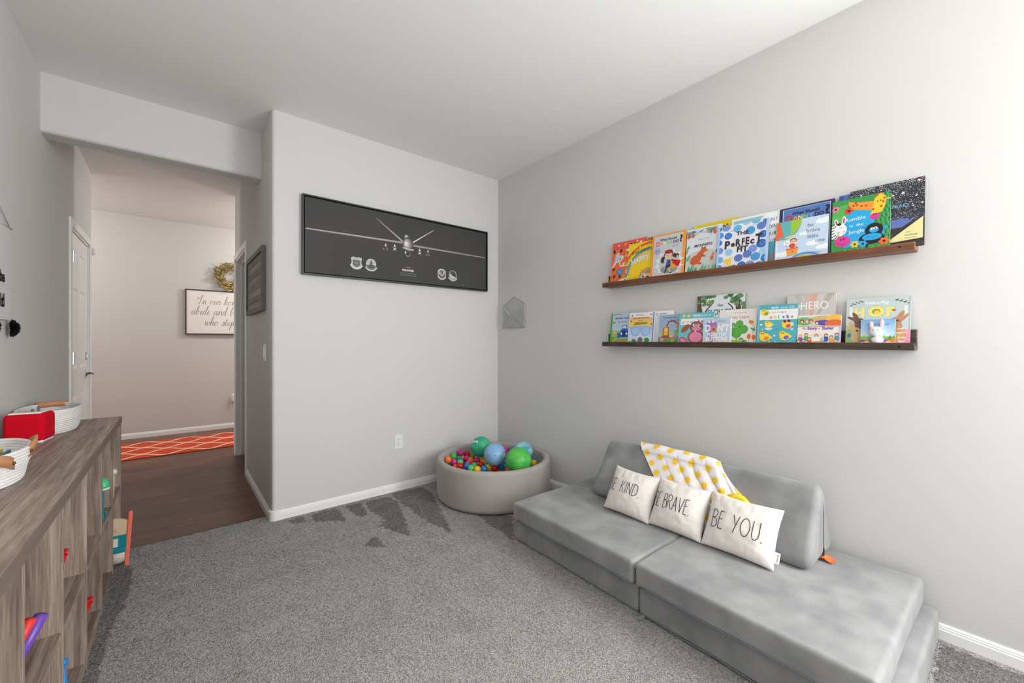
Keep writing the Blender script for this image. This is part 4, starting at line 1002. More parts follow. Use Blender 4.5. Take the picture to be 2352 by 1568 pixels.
# ---------------------------------------------------------------- books
def rr_pts(W, Hh, r, n=5, corners=(1, 1, 1, 1)):
    P = []
    for (cx, cy, a0, k) in ((W / 2 - r, r, -pi / 2, 0), (W / 2 - r, Hh - r, 0, 1), (-W / 2 + r, Hh - r, pi / 2, 2), (-W / 2 + r, r, pi, 3)):
        if corners[k] and r > 1e-5: P += [(cx + r * cos(a0 + pi / 2 * i / n), cy + r * sin(a0 + pi / 2 * i / n)) for i in range(n + 1)]
        else: P.append(((W / 2 if k < 2 else -W / 2), (Hh if k in (1, 2) else 0)))
    return P
def slab(bm, P, y0, y1):
    a = [bm.verts.new((x, y0, z)) for x, z in P]; b = [bm.verts.new((x, y1, z)) for x, z in P]; n = len(P)
    bm.faces.new(a); bm.faces.new(b[::-1])
    for i in range(n): bm.faces.new((a[i], b[i], b[(i + 1) % n], a[(i + 1) % n]))
def book(yl, yr, zb, zt, xb, xt, th, cover, spine, lab, art, r=.0, board=False, shape=None, group='picture books on the upper ledge'):
    """yl: left edge (larger y); xb/xt: distance of the front cover from the wall at bottom / top"""
    W = yl - yr; lean = atan2(xb - xt, zt - zb); Hh = (zt - zb) / cos(lean)
    root = empty('picture_book', (XR - xb, (yl + yr) / 2, zb + th * sin(lean) + .0006), (-lean, 0, -pi / 2), label=lab, cat='book', group=group)
    r_ = max(r, .001); P = shape(W, Hh) if shape else rr_pts(W, Hh, r_, corners=(1, 1, 1, 1) if r > .004 else (1, 1, 0, 0)); ct = .0022
    bm = bmesh.new(); slab(bm, P, 0, ct); slab(bm, P, th - ct, th); add_box(bm, (-W / 2, ct * .5, 0), (-W / 2 + .0025, th - ct * .5, Hh if not (r > .004 or shape) else Hh - r - .02))
    bm_obj('cover', bm, mat('cover_%d_%d_%d' % tuple(spine), spine, .35), root)
    k = .5 if board else 1; ins = .0006 if board else .003
    bm = bmesh.new(); slab(bm, [(x * (1 - 2 * ins / W), ins + z * (1 - 2 * ins / Hh)) for x, z in P], ct + .00005, th - ct - .00005); bm_obj('pages', bm, M_PAGES, root)
    A = Art(W, Hh, .00006); A.k = 0
    A._p([(x + W / 2, z) for x, z in P], cover); art(A)
    A.build('printed_cover', root, M_PRINT, lambda u, v, n_: (u - W / 2, -.00012 - n_, v))
    return root
def star(A, x, y, r, col, n=5, rot=.3):
    k = A.W / A.H; A.poly([(x + (r if i % 2 == 0 else r * .42) * cos(rot + pi * i / n), y + (r if i % 2 == 0 else r * .42) * sin(rot + pi * i / n) * k) for i in range(2 * n)], col)
def flower(A, x, y, r, col, cen, n=6):
    k = A.W / A.H
    for i in range(n): a = 2 * pi * i / n; A.ell(x + r * .6 * cos(a), y + r * .6 * sin(a) * k, r * .42, r * .32, col, a, 10)
    A.ell(x, y, r * .3, r * .3, cen, 0, 10)
def leaf(A, x, y, L, wd, rot, col):
    k = A.W / A.H; P = [(0, 0), (L * .3, wd), (L * .65, wd * .8), (L, 0), (L * .65, -wd * .8), (L * .3, -wd)]
    A.poly([(x + px * cos(rot) - py * sin(rot), y + (px * sin(rot) + py * cos(rot)) * k) for px, py in P], col)
WH = (240, 240, 240); BK = (28, 28, 30)
def art_koala(A):
    A.rect(0, 0, 1, .86, (240, 112, 60)); A.poly([(0, .80), (.4, .84), (1, .82), (1, 1), (0, 1)], (232, 92, 82)); A.rect(0, 0, .03, 1, (240, 130, 80))
    for x, y, c in ((.2, .93, (250, 200, 150)), (.4, .93, (250, 190, 60)), (.75, .95, (250, 200, 150)), (.58, .90, BK), (.68, .90, BK), (.85, .92, (230, 230, 230))): A.ell(x, y, .03, .028, c)
    A.ell(.18, .70, .07, .05, (196, 200, 208), .6); A.ell(.22, .60, .12, .10, (200, 204, 212)); A.ell(.33, .62, .04, .05, (226, 228, 232)); A.ell(.27, .60, .012, .02, BK)
    A.poly([(.05, .45), (.10, .42), (.22, .62), (.15, .66)], (196, 200, 208)); A.line([(.16, .55), (.08, .43), (.02, .41)], .03, (236, 236, 238)); A.line([(.25, .52), (.28, .42), (.40, .42)], .03, (236, 236, 238))
    leaf(A, .1, .73, .14, .03, 1.9, BK); leaf(A, .25, .74, .13, .03, 1.0, BK)
    A.ell(.62, .78, .20, .035, (246, 240, 230)); A.text('Kindness', .42, .62, .075, (252, 238, 200), .0, 'l', shear=.1); A.text('for', .60, .53, .05, (252, 238, 200), 0, 'l'); A.text('Koalas', .36, .40, .11, (252, 238, 200), .02, 'l', sx=.9)
    A.ell(.28, .28, .10, .075, (70, 140, 214)); A.text('a book', .28, .285, .022, WH); A.text('to share', .28, .255, .022, WH)
    A.ell(.60, .27, .15, .11, (200, 204, 212)); A.ell(.64, .27, .016, .03, BK); A.ell(.76, .10, .17, .10, (250, 205, 60))
    for x, y, a in ((.08, .14, .9), (.30, .12, 1.8), (.05, .32, .8), (.25, .02, .5)): leaf(A, x, y, .12, .035, a, (44, 74, 44))
    A.ell(.50, .04, .26, .09, (238, 238, 238)); A.ell(.45, .08, .02, .012, BK); A.ell(.55, .08, .02, .012, BK); A.ell(.42, .16, .03, .05, (170, 190, 60)); A.ell(.10, .01, .10, .07, (90, 170, 150))
def art_happy(A):
    A.rect(0, 0, .035, 1, (252, 226, 90)); k = A.W / A.H
    for i, c in enumerate([(226, 84, 48), (250, 170, 40), (250, 216, 40), (84, 176, 70), (150, 150, 214)]): A.arc(.75, .18, .92 - i * .052, pi * .42, pi * 1.0, .055, c, n=30)
    A.text('find your', .14, .70, .12, BK, .0, 'l', shear=.12, rot=.16)
    A.text('HAPPY', .14, .43, .19, (120, 130, 190), .045, 'l', sx=.82, rot=.20); A.text('HAPPY', .145, .435, .18, WH, .03, 'l', sx=.85, rot=.20)
    A.ell(.72, .10, .30, .26, (206, 160, 112)); A.ell(.72, .04, .24, .20, (236, 208, 172)); A.ell(.72, .20, .12, .05, (190, 146, 100))
    for s in (-1, 1): A.ell(.72 + s * .16, .10, .055, .05, WH); A.ell(.72 + s * .15, .10, .035, .038, (60, 40, 30)); A.ell(.72 + s * .14, .115, .012, .012, WH); A.ell(.72 + s * .20, .01, .05, .04, (250, 170, 140))
    A.ell(.72, .075, .05, .03, (50, 34, 28)); A.line([(.70, .045), (.72, .03), (.74, .045)], .008, BK)
    for x, y, c in ((.12, .12, (180, 220, 80)), (.20, .22, (250, 240, 150)), (.30, .10, (240, 150, 60)), (.40, .88, (255, 246, 190)), (.22, .88, (255, 246, 190))): star(A, x, y, .035, c)
def art_edge(A):
    for i in range(14): A.rect(i / 14, 0, (i + 1) / 14, 1, [(150, 110, 80), (196, 120, 70), (110, 84, 70), (170, 140, 110)][i % 4])
def person_face(A, x, y, r, skin, hair):
    A.ell(x, y, r * 1.1, r * 1.05, hair); A.ell(x, y - r * .25 * A.W / A.H, r * .92, r * .85, skin)
def art_danny(A, school=True):
    bc = (248, 160, 58) if school else (52, 50, 92); A.rect(.07, .015, .93, .965, (206, 208, 214) if school else (84, 124, 190))
    if not school: A.rect(.07, .0, .93, .62, (120, 170, 200)); A.poly([(.07, 0), (.93, 0), (.93, .50), (.6, .35), (.3, .4), (.07, .3)], (40, 90, 96)); A.ell(.94, .4, .08, .5, (30, 60, 80))
    A.line([(.07, .015), (.93, .015), (.93, .965), (.07, .965), (.07, .015)], .010, (250, 250, 250) if not school else (255, 220, 180))
    dk = (40, 40, 48) if school else (36, 34, 66)
    A.text('What Should', .24, .845, .075, dk, .03, 'l', sx=.92); A.text('D', .12, .74, .14, (230, 120, 120) if school else (196, 60, 60), .05, 'l', sx=.95)
    x = .26
    for ch, c in zip('ANNY', ((246, 140, 60) if school else (250, 150, 70), (250, 236, 190) if school else (246, 220, 90), (130, 200, 110), (170, 160, 210))): A.text(ch, x, .755, .085, c, .035, 'l'); x += .098
    A.text('DO', .66, .755, .085, dk, .03, 'l', sx=.95); A.text('?', .84, .76, .20, dk, .04, 'l')
    if school:
        A.text('School Day', .72, .685, .032, dk, 0, shear=.2, rot=.06); A.ell(.18, .62, .095, .09, (150, 156, 196)); A.ell(.18, .62, .08, .075, (176, 182, 214)); A.text('P C', .18, .60, .045, (40, 44, 110), .03, shear=.2)
        for i in range(12): a = 2 * pi * i / 12 + .2; star(A, .56 + .34 * cos(a), .32 + .24 * sin(a), .12, (234, 236, 240), 4, a)
        A.ell(.57, .34, .31, .30, (196, 206, 204)); A.ell(.57, .17, .26, .12, (150, 156, 150))
        A.ell(.38, .40, .07, .10, (50, 60, 54)); A.ell(.80, .45, .06, .07, (110, 60, 44)); A.ell(.81, .43, .035, .04, (232, 180, 150)); A.ell(.72, .47, .05, .06, (60, 50, 44))
        A.poly([(.62, .40), (.92, .33), (.86, .20), (.70, .26)], (206, 36, 36)); A.poly([(.58, .36), (.80, .22), (.74, .16), (.60, .22)], (240, 160, 60))
        A.poly([(.50, .40), (.62, .40), (.62, .26), (.48, .27)], (60, 90, 160)); A.poly([(.47, .27), (.62, .27), (.60, .20), (.50, .21)], (30, 40, 80)); A.line([(.50, .22), (.48, .14), (.44, .10)], .04, (30, 40, 80)); A.line([(.58, .22), (.60, .13), (.62, .09)], .035, (240, 200, 170)); A.ell(.63, .085, .03, .02, BK)
        person_face(A, .54, .50, .125, (244, 200, 172), (150, 54, 36)); A.ell(.54, .575, .125, .06, (160, 58, 38))
        for s in (-1, 1): A.ell(.55 + s * .055, .475, .04, .036, (80, 110, 160)); A.ell(.55 + s * .055, .475, .032, .029, WH); A.ell(.56 + s * .055, .475, .014, .016, BK)
        A.line([(.50, .37), (.42, .34), (.44, .42)], .035, (240, 200, 170)); A.line([(.62, .38), (.58, .42), (.54, .405)], .035, (240, 200, 170)); A.text('GANIT & ADIR LEVY', .12, .03, .028, (70, 70, 130), 0, 'l')
def art_manners(A):
    A.rect(0, 0, 1, 1, (226, 230, 236)); A.ell(.5, .25, .55, .35, (206, 210, 206)); rnd = random.Random(2)
    for i in range(26): x = rnd.random(); leaf(A, x, -.03, .20 + .14 * rnd.random() + .10 * abs(x - .4), .03, pi / 2 + rnd.uniform(-.5, .5), rnd.choice([(76, 160, 108), (110, 180, 130), (60, 140, 90), (150, 200, 170)]))
    for i in range(14): x = rnd.choice([rnd.uniform(0, .12), rnd.uniform(.88, 1)]); leaf(A, x, rnd.uniform(.25, .55), .14, .025, pi / 2 + rnd.uniform(-.4, .4), rnd.choice([(120, 190, 160), (90, 160, 130)]))
    for (bx, by) in ((.12, .95), (.72, .96)):
        for i in range(11): leaf(A, bx, by, .20, .018, pi + i * pi / 10, rnd.choice([(130, 140, 136), (90, 130, 110), (160, 166, 160)]))
    A.line([(.02, .80), (.2, .84), (.35, .88)], .010, (90, 60, 50)); A.ell(.06, .84, .05, .05, (210, 90, 50)); A.ell(.20, .84, .035, .05, (214, 96, 52)); A.ell(.82, .86, .04, .07, (226, 100, 54)); A.ell(.42, .93, .08, .02, (120, 130, 190), .3); A.line([(.3, .9), (.5, .9), (.66, .86)], .007, (120, 100, 80)); A.line([(.97, .75), (.94, .6), (.97, .45)], .025, (120, 110, 96))
    A.text('Mind Your', .52, .73, .058, (170, 176, 184), 0, sx=1.0, rot=.02); A.text('MANNERS', .50, .585, .085, (36, 50, 66), .015, sx=.98, rot=.02, shear=.12)
    A.ell(.30, .30, .17, .13, (212, 98, 48), .55); A.ell(.42, .40, .13, .09, (214, 100, 50), .9); A.ell(.52, .50, .085, .075, (214, 100, 50)); A.ell(.60, .475, .035, .025, (226, 120, 70)); A.ell(.47, .555, .022, .022, (190, 84, 40)); A.ell(.56, .555, .022, .022, (190, 84, 40)); A.line([(.46, .38), (.58, .36)], .05, (200, 90, 44)); A.line([(.38, .22), (.48, .21)], .06, (206, 94, 46)); A.ell(.635, .48, .010, .010, BK)
    A.ell(.76, .30, .05, .07, (232, 116, 70)); A.ell(.79, .38, .035, .035, (232, 116, 70)); A.line([(.74, .22), (.70, .27)], .04, (240, 190, 160))
def art_yellow(A):
    A.rect(0, 0, .05, 1, (250, 226, 60)); A.rect(.05, .93, 1, 1, (226, 206, 40))
    for x, y, c, r in ((.55, .86, (60, 90, 170), .035), (.62, .88, (230, 110, 50), .03), (.68, .86, (110, 120, 130), .05), (.75, .90, (220, 70, 50), .025), (.84, .83, BK, .03), (.92, .95, (200, 60, 40), .012), (.35, .85, (226, 110, 50), .03)): A.ell(x, y, r, r, c)
def art_fit(A):
    A.rect(0, 0, 1, 1, (236, 236, 242)); rnd = random.Random(8); cols = [(40, 100, 180), (70, 150, 214), (110, 180, 226), (120, 150, 214), (30, 120, 200), (90, 120, 190), (150, 200, 230)]
    spots = [(.02, .95, .06), (.17, .97, .09), (.33, .90, .0), (.40, .90, .085), (.58, 1.02, .08), (.76, 1.02, .09), (.95, .95, .07), (.66, .80, .09), (.86, .86, .085), (.05, .80, .075), (.22, .76, .078), (.90, .67, .08), (.03, .63, .07), (.88, .47, .095), (.06, .44, .075), (.25, .38, .08), (.72, .38, .088), (.93, .29, .09), (.07, .23, .075), (.45, .22, .085), (.60, .27, .0), (.62, .28, .085), (.78, .20, .09), (.97, .14, .09), (.05, .04, .08), (.36, .02, .06), (.52, .05, .08), (.68, .04, .085), (.85, .0, .08)]
    for i, (x, y, r) in enumerate(spots):
        if r == 0: continue
        c = cols[(i * 3 + i // 4) % 7]; A.ell(x, y, r, r * .95, c); A.ell(x, y, r * .86, r * .81, tuple(min(255, v + 10) for v in c)); d = WH if sum(c) < 380 else (40, 60, 100)
        A.ell(x - r * .3, y + .015, .007, .007, d); A.ell(x + r * .35, y + .025, .007, .007, d); A.arc(x + r * .05, y + .002, r * .28, pi * 1.15, pi * 1.85, .004, d, n=8)
    A.poly([(.12, .20), (.33, .27), (.30, .04)], (250, 214, 84)); A.ell(.24, .17, .006, .006, BK); A.ell(.27, .18, .006, .006, BK)
    A.rect(0, 0, .045, 1, (176, 204, 240)); A.rect(.955, 0, 1, 1, (186, 208, 240)); dk = (60, 48, 52)
    A.text('THE', .50, .735, .085, dk, .03, sx=1.1, rot=-.02)
    x = .16
    for ch, h, w_, dy in (('P', .17, .9, -.03), ('e', .115, 1, 0), ('R', .15, .75, 0), ('F', .15, .62, 0), ('E', .16, .68, 0), ('c', .135, .95, 0), ('T', .19, .75, -.0)):
        V, Fc, a, b = text_geo(ch, .045); A.text(ch, x, .50 + dy, h, dk, .045, 'l', sx=w_); x += (b - a) * h / .73 * w_ + .017
    A.text('FIT', .52, .355, .12, dk, .04, sx=1.0, rot=-.03); A.text('Naomi Jones', .30, .86, .018, (90, 100, 130), 0, shear=.2); A.text('James Jones', .72, .90, .018, (130, 140, 160), 0, shear=.2)
def art_club(A):
    A.rect(0, 0, 1, 1, (236, 240, 240)); A.rect(.045, 0, .97, .955, (150, 200, 212)); A.ell(.84, .70, .30, .34, (240, 244, 244))
    for i, s in enumerate(('CAN I', 'JOIN', 'YOUR', 'CLUB')): A.text(s, .955, .82 - i * .135, .085, (30, 30, 36), .0, 'r', sx=.82)
    A.rect(.045, 0, .97, .37, (120, 190, 206)); A.ell(.88, .26, .14, .20, (92, 176, 196)); A.ell(.9, .12, .12, .12, (150, 152, 160)); A.text('John Kelly', .86, .04, .025, (50, 110, 130))
def art_brave(A):
    A.rect(0, 0, 1, 1, (200, 220, 240)); A.rect(0, 0, .05, 1, (222, 230, 242))
    for x, y, r in ((.90, .86, .13), (.72, .36, .12), (.30, .45, .14), (.90, .24, .12), (.14, .18, .15), (.55, .10, .12), (.55, .62, .09)): A.ell(x, y, r, r * .42, (244, 248, 252)); A.ell(x + r * .5, y + .03, r * .5, r * .35, (244, 248, 252)); A.ell(x - r * .4, y + .02, r * .45, r * .3, (244, 248, 252))
    k = A.W / A.H; A.ell(.17, 1.0, .34, .44, (96, 180, 182), 0, 30, pi, 2 * pi); A.ell(.06, 1.0, .26, .44, (240, 104, 60), 0, 26, pi, 1.55 * pi); A.poly([(.02, 1), (.02, .63), (.17, .60), (.12, .8), (.08, 1)], (240, 104, 60))
    A.poly([(.30, 1), (.51, 1), (.50, .88), (.45, .77), (.38, .69), (.30, .64)], (160, 200, 60)); A.poly([(.10, 1), (.30, 1), (.30, .62), (.19, .60), (.13, .8)], (96, 184, 186)); A.ell(.29, .60, .11, .02, (240, 214, 130), .15)
    for x in (.19, .40): A.line([(x, .58), (.24 if x < .3 else .42, .30)], .005, (180, 160, 140))
    A.poly([(.22, .30), (.46, .33), (.44, .14), (.25, .12)], (242, 160, 84)); A.poly([(.22, .30), (.46, .33), (.455, .29), (.225, .26)], (226, 120, 70)); A.ell(.35, .22, .014, .014, (90, 50, 40)); A.ell(.34, .37, .06, .055, (226, 70, 60)); A.line([(.30, .42), (.20, .47)], .018, (240, 200, 170)); A.line([(.40, .42), (.46, .52)], .018, (240, 200, 170))
    A.ell(.36, .49, .065, .060, (120, 70, 40)); A.ell(.36, .475, .052, .048, (244, 204, 176)); A.ell(.34, .48, .006, .008, BK); A.ell(.38, .48, .006, .008, BK)
    g = (110, 116, 124); A.text('be', .68, .77, .085, g, -.004, 'c'); A.text('brave', .73, .635, .085, g, -.004); A.text('little', .73, .49, .085, g, -.004); A.text('one', .86, .37, .085, g, -.004)
    A.ell(.60, -.10, .34, .26, (90, 150, 214)); A.ell(.60, -.10, .30, .22, (150, 190, 230)); A.ell(.57, -.04, .20, .14, (186, 206, 60)); A.text('Marianne Richmond', .74, .135, .026, (90, 96, 110), 0, rot=-.06)
def art_rumble(A):
    A.rect(0, 0, 1, 1, (60, 150, 74)); rnd = random.Random(3)
    for i in range(9):
        for j in range(12): A.ell(.78 + .03 * i, .16 + .075 * j, .028, .042, (90, 176, 90)) if False else A.ell(.76 + .035 * i + (.017 if j % 2 else 0), .15 + .075 * j, .022, .034, (36, 118, 66) if (i + j) % 2 else (80, 170, 96), .2)
    A.ell(.20, .78, .26, .16, (84, 178, 84), .2); A.ell(.10, .60, .16, .14, (90, 186, 90)); A.poly([(.22, .20), (.22, .62), (.34, .76), (.70, .80), (.74, .60), (.74, .40), (.9, .36), (.9, .15), (.22, .1)], (40, 168, 226))
    A.ell(.40, .87, .14, .02, (40, 110, 60), .1)
    # giraffe
    A.poly([(.28, .95), (.33, .80), (.70, .72), (.84, .82), (.72, .88), (.50, .90)], (248, 150, 52)); A.poly([(.68, .64), (.74, .92), (.84, 1.0), (.93, .92), (.92, .78), (.86, .66)], (252, 200, 48)); A.line([(.78, .95), (.77, 1.0)], .02, (226, 90, 40)); A.line([(.86, .97), (.87, 1.0)], .02, (226, 90, 40)); A.ell(.96, .88, .04, .02, (240, 160, 140), -.2)
    for x, y in ((.38, .86), (.44, .86), (.52, .83), (.60, .82), (.42, .90), (.88, .84), (.85, .76), (.90, .90), (.72, .73)): A.ell(x, y, .022, .022, (176, 70, 36))
    A.ell(.75, .60, .085, .070, (220, 60, 150), -.1); A.ell(.73, .635, .012, .02, (60, 20, 60)); A.ell(.77, .64, .012, .02, (60, 20, 60)); A.arc(.75, .60, .04, pi * 1.15, pi * 1.85, .006, (90, 20, 80)); A.ell(.79, .86, .010, .018, BK); A.ell(.835, .865, .010, .018, BK)
    # zebra
    A.ell(.05, .42, .09, .17, WH)
    for i in range(6): A.line([(.0, .28 + i * .055), (.07, .31 + i * .055), (.11, .36 + i * .04)], .018, BK)
    A.ell(.16, .45, .115, .145, WH); A.ell(.08, .60, .035, .085, WH, .2); A.ell(.08, .60, .018, .055, (214, 60, 130), .2); A.ell(.215, .62, .035, .10, WH, -.1); A.ell(.215, .62, .018, .07, (214, 60, 130), -.1); A.ell(.13, .56, .04, .03, BK)
    A.ell(.15, .49, .008, .008, BK); A.ell(.18, .49, .008, .008, BK)
    for s, x in ((1, .10), (-1, .24)):
        for q in range(3): A.line([(x, .42 - q * .03), (x + s * .04, .415 - q * .03)], .009, BK)
    A.ell(.20, .23, .145, .125, (222, 62, 150)); A.ell(.17, .27, .014, .022, (60, 20, 60)); A.ell(.22, .275, .014, .022, (60, 20, 60)); A.arc(.19, .24, .085, pi * 1.12, pi * 1.7, .008, (90, 20, 80))
    # gorilla
    A.ell(.74, .36, .15, .16, BK); A.ell(.70, .22, .21, .13, BK); A.ell(.74, .36, .08, .06, (40, 168, 226)); A.ell(.71, .385, .03, .03, WH); A.ell(.77, .39, .03, .03, WH); A.ell(.715, .38, .010, .014, BK); A.ell(.765, .385, .010, .014, BK); A.ell(.71, .245, .165, .075, (40, 168, 226)); A.arc(.71, .27, .10, pi * 1.1, pi * 1.9, .006, BK, ry=.04); A.ell(.58, .43, .04, .035, (40, 150, 210)); A.ell(.93, .38, .04, .035, (60, 160, 220)); A.poly([(.60, .15), (.66, .15), (.63, .02)], BK)
    A.text('Rumble', .42, .585, .088, WH, 0, rot=.05); A.text('in  the', .44, .475, .068, WH, 0, rot=.04); A.text('Jungle', .44, .355, .085, WH, 0, rot=.05)
    for i in range(24): leaf(A, i / 23, -.02, .11 + .05 * rnd.random(), .02, pi / 2 + rnd.uniform(-.4, .4), rnd.choice([(90, 190, 90), (60, 160, 80)]))
    flower(A, .06, .85, .075, (240, 120, 150), BK, 6); flower(A, .30, .78, .085, (226, 50, 40), BK, 5); flower(A, .42, .15, .08, (250, 196, 50), BK, 6); flower(A, .56, .14, .08, (60, 170, 230), BK, 6); flower(A, .91, .14, .09, (244, 110, 50), BK, 6)
def art_blue(A): A.ell(.75, .80, .45, .5, (226, 230, 240)); A.ell(.85, .75, .40, .48, (80, 110, 190)); A.rect(0, 0, .07, 1, (60, 86, 160))
def art_dark(A):
    A.rect(0, 0, 1, 1, (44, 46, 52)); rnd = random.Random(7)
    for i in range(26): A.rect(0, i * .022, 1, (i + 1) * .022, tuple(int(a + (b - a) * i / 26) for a, b in zip((74, 84, 128), (44, 46, 54))))
    for i in range(1500): x, y = rnd.random(), 1 - .62 * rnd.random() ** 1.3; r = rnd.choice([.002, .003, .004, .005]); A.ell(x, y, r, r, (236, 238, 242), 0, 6); A.k -= 1
    for x, y, r in ((.16, .90, .022), (.28, .86, .018), (.38, .85, .020), (.49, .85, .014), (.60, .80, .022), (.73, .81, .034), (.90, .74, .020), (.86, .60, .018), (.82, .88, .014), (.97, .62, .02), (.44, .92, .014)): star(A, x, y, r, WH, 5, rnd.random())
    A.ell(.93, .955, .022, .022, (226, 130, 110)); A.ell(.93, .955, .012, .012, WH)
    A.text("I'm not AFRAID", .80, .60, .058, (110, 190, 226), .0, 'r', shear=.05, rot=0); A.text('of the DARK', .60, .44, .095, (110, 190, 226), .01, 'r', sx=.9)
    A.poly([(0, .0), (1, 0), (1, .34), (.8, .36), (.55, .26), (.3, .2), (0, .22)], (48, 44, 44)); A.poly([(.55, .40), (.72, .44), (.85, .38), (.72, .30), (.55, .30)], (96, 112, 176)); A.ell(.45, .16, .18, .12, (84, 62, 66)); A.poly([(0, 0), (1, 0), (1, .07), (0, .03)], (60, 60, 60))
    A.poly([(.50, .085), (.985, .42), (.985, .11)], (232, 222, 160)); A.text('With', .80, .21, .022, (70, 60, 40), 0); A.text('hundreds', .84, .165, .030, (70, 60, 40), .01); A.text('of tiny holes', .83, .125, .022, (70, 60, 40), 0)
def hills(A, y, c, seed=0, amp=.05):
    A.poly([(0, 0)] + [(1, 0)] + [(1 - i / 16, y + amp * noise.noise((i * .4 + seed, seed, 0))) for i in range(17)], c)
def art_truck(A):
    A.rect(0, 0, 1, 1, (186, 206, 222)); hills(A, .42, (150, 190, 120), 1); hills(A, .22, (128, 178, 84), 4); A.rect(0, 0, .06, 1, (70, 160, 70))
    A.text('Little Blue Truck’s', .16, .80, .07, (34, 74, 140), .03, 'l', sx=.8); A.text('Springtime', .28, .685, .065, (150, 140, 130), .01, 'l'); A.line([(.1, .93), (.3, .96), (.45, .94)], .02, (130, 110, 90)); A.ell(.13, .68, .05, .03, (170, 90, 60), .4)
    b = (48, 92, 180); A.poly([(.50, .60), (.66, .60), (.70, .44), (.46, .44)], b); A.poly([(.52, .58), (.64, .58), (.67, .48), (.49, .48)], (200, 220, 236)); A.ell(.58, .36, .17, .14, b); A.rect(.42, .20, .74, .40, b); A.ell(.46, .32, .04, .04, (226, 230, 236)); A.ell(.68, .32, .04, .04, (226, 230, 236)); A.rect(.52, .22, .62, .42, (40, 60, 110)); A.rect(.40, .15, .76, .20, (170, 176, 186)); A.ell(.37, .27, .07, .09, b); A.ell(.80, .27, .07, .09, b)
    A.rect(.24, .0, .8, .08, (220, 150, 60))
    for x, y, c in ((.15, .33, (240, 150, 150)), (.2, .36, (240, 200, 80)), (.12, .18, (110, 160, 60)), (.24, .15, (150, 200, 80)), (.17, .08, (170, 210, 90))): A.ell(x, y, .05, .045, c)
def art_thing(A):
    A.rect(0, 0, 1, 1, (240, 238, 240)); 
    for i in range(12): A.rect(.03, .50 + i * .03, .93, .53 + i * .03, [(248, 214, 90), (248, 210, 96), (248, 204, 104), (248, 196, 110), (248, 188, 116), (246, 180, 124)][i // 2])
    A.rect(.03, 0, .93, .50, (214, 216, 236)); A.rect(.95, 0, 1, 1, (110, 130, 190)); A.ell(.48, .50, .5, .08, (190, 180, 220)); A.poly([(.03, .84), (.93, .84), (.93, .96), (.03, .96)], (240, 238, 240))
    A.text("Dr. Seuss's", .42, .905, .05, (60, 56, 56), .01); A.text('THING ONE, THING TWO', .47, .80, .052, (150, 110, 30), .04, sx=.74, rot=.02); A.text('and the', .47, .725, .04, (60, 130, 60), .01); A.text('LEPRECHAUN', .48, .61, .085, (40, 130, 50), .04, sx=.74, rot=.03)
    for cx in (.28, .70): A.ell(cx, .40, .20, .18, (150, 190, 236)); A.ell(cx, .40, .14, .125, (168, 204, 240))
    A.ell(.5, .10, .10, .12, (120, 116, 110)); A.ell(.25, .06, .10, .10, (60, 150, 70)); A.ell(.76, .10, .10, .10, (60, 150, 70))
    for x, y in ((.12, .90), (.88, .92), (.10, .72), (.9, .62), (.08, .06)): A.ell(x, y, .03, .03, (60, 140, 60))
def art_cater(A): A.rect(0, 0, 1, 1, (244, 244, 242)); A.text('hungry caterpillar’s', .52, .895, .055, (60, 60, 60), .01, sx=.82); A.ell(.2, .4, .1, .1, (80, 160, 60)); A.ell(.06, .6, .05, .2, (60, 110, 60))
def art_constr(A):
    A.rect(0, 0, 1, 1, (158, 184, 210)); hills(A, .40, (178, 190, 170), 2); hills(A, .25, (170, 130, 130), 7); hills(A, .14, (110, 160, 80), 5); A.rect(0, 0, .05, 1, (190, 210, 220))
    A.text('Construction Site:', .20, .87, .06, (60, 60, 120), .01, 'l', sx=.85); A.text('Spring Delight', .50, .78, .06, (90, 80, 150), .01, 'l', sx=.9)
    o = (226, 140, 50); A.line([(.35, .60), (.42, .76), (.60, .78), (.80, .66)], .05, (150, 80, 60)); A.poly([(.74, .70), (.86, .66), (.80, .52), (.70, .58)], o); A.poly([(.20, .55), (.44, .60), (.46, .26), (.22, .24)], (200, 110, 50)); A.rect(.26, .30, .40, .55, (246, 190, 60)); A.ell(.30, .46, .02, .03, WH); A.ell(.37, .47, .02, .03, WH); A.rect(.18, .20, .52, .27, (150, 90, 70)); A.poly([(.46, .28), (.62, .28), (.60, .22), (.46, .22)], (246, 200, 70))
    for x, y, c in ((.72, .40, (120, 180, 90)), (.84, .46, (90, 170, 70)), (.70, .26, (170, 140, 190)), (.20, .14, (220, 160, 150)), (.60, .12, (150, 190, 90)), (.92, .2, (200, 120, 140))): A.ell(x, y, .07, .07, c)
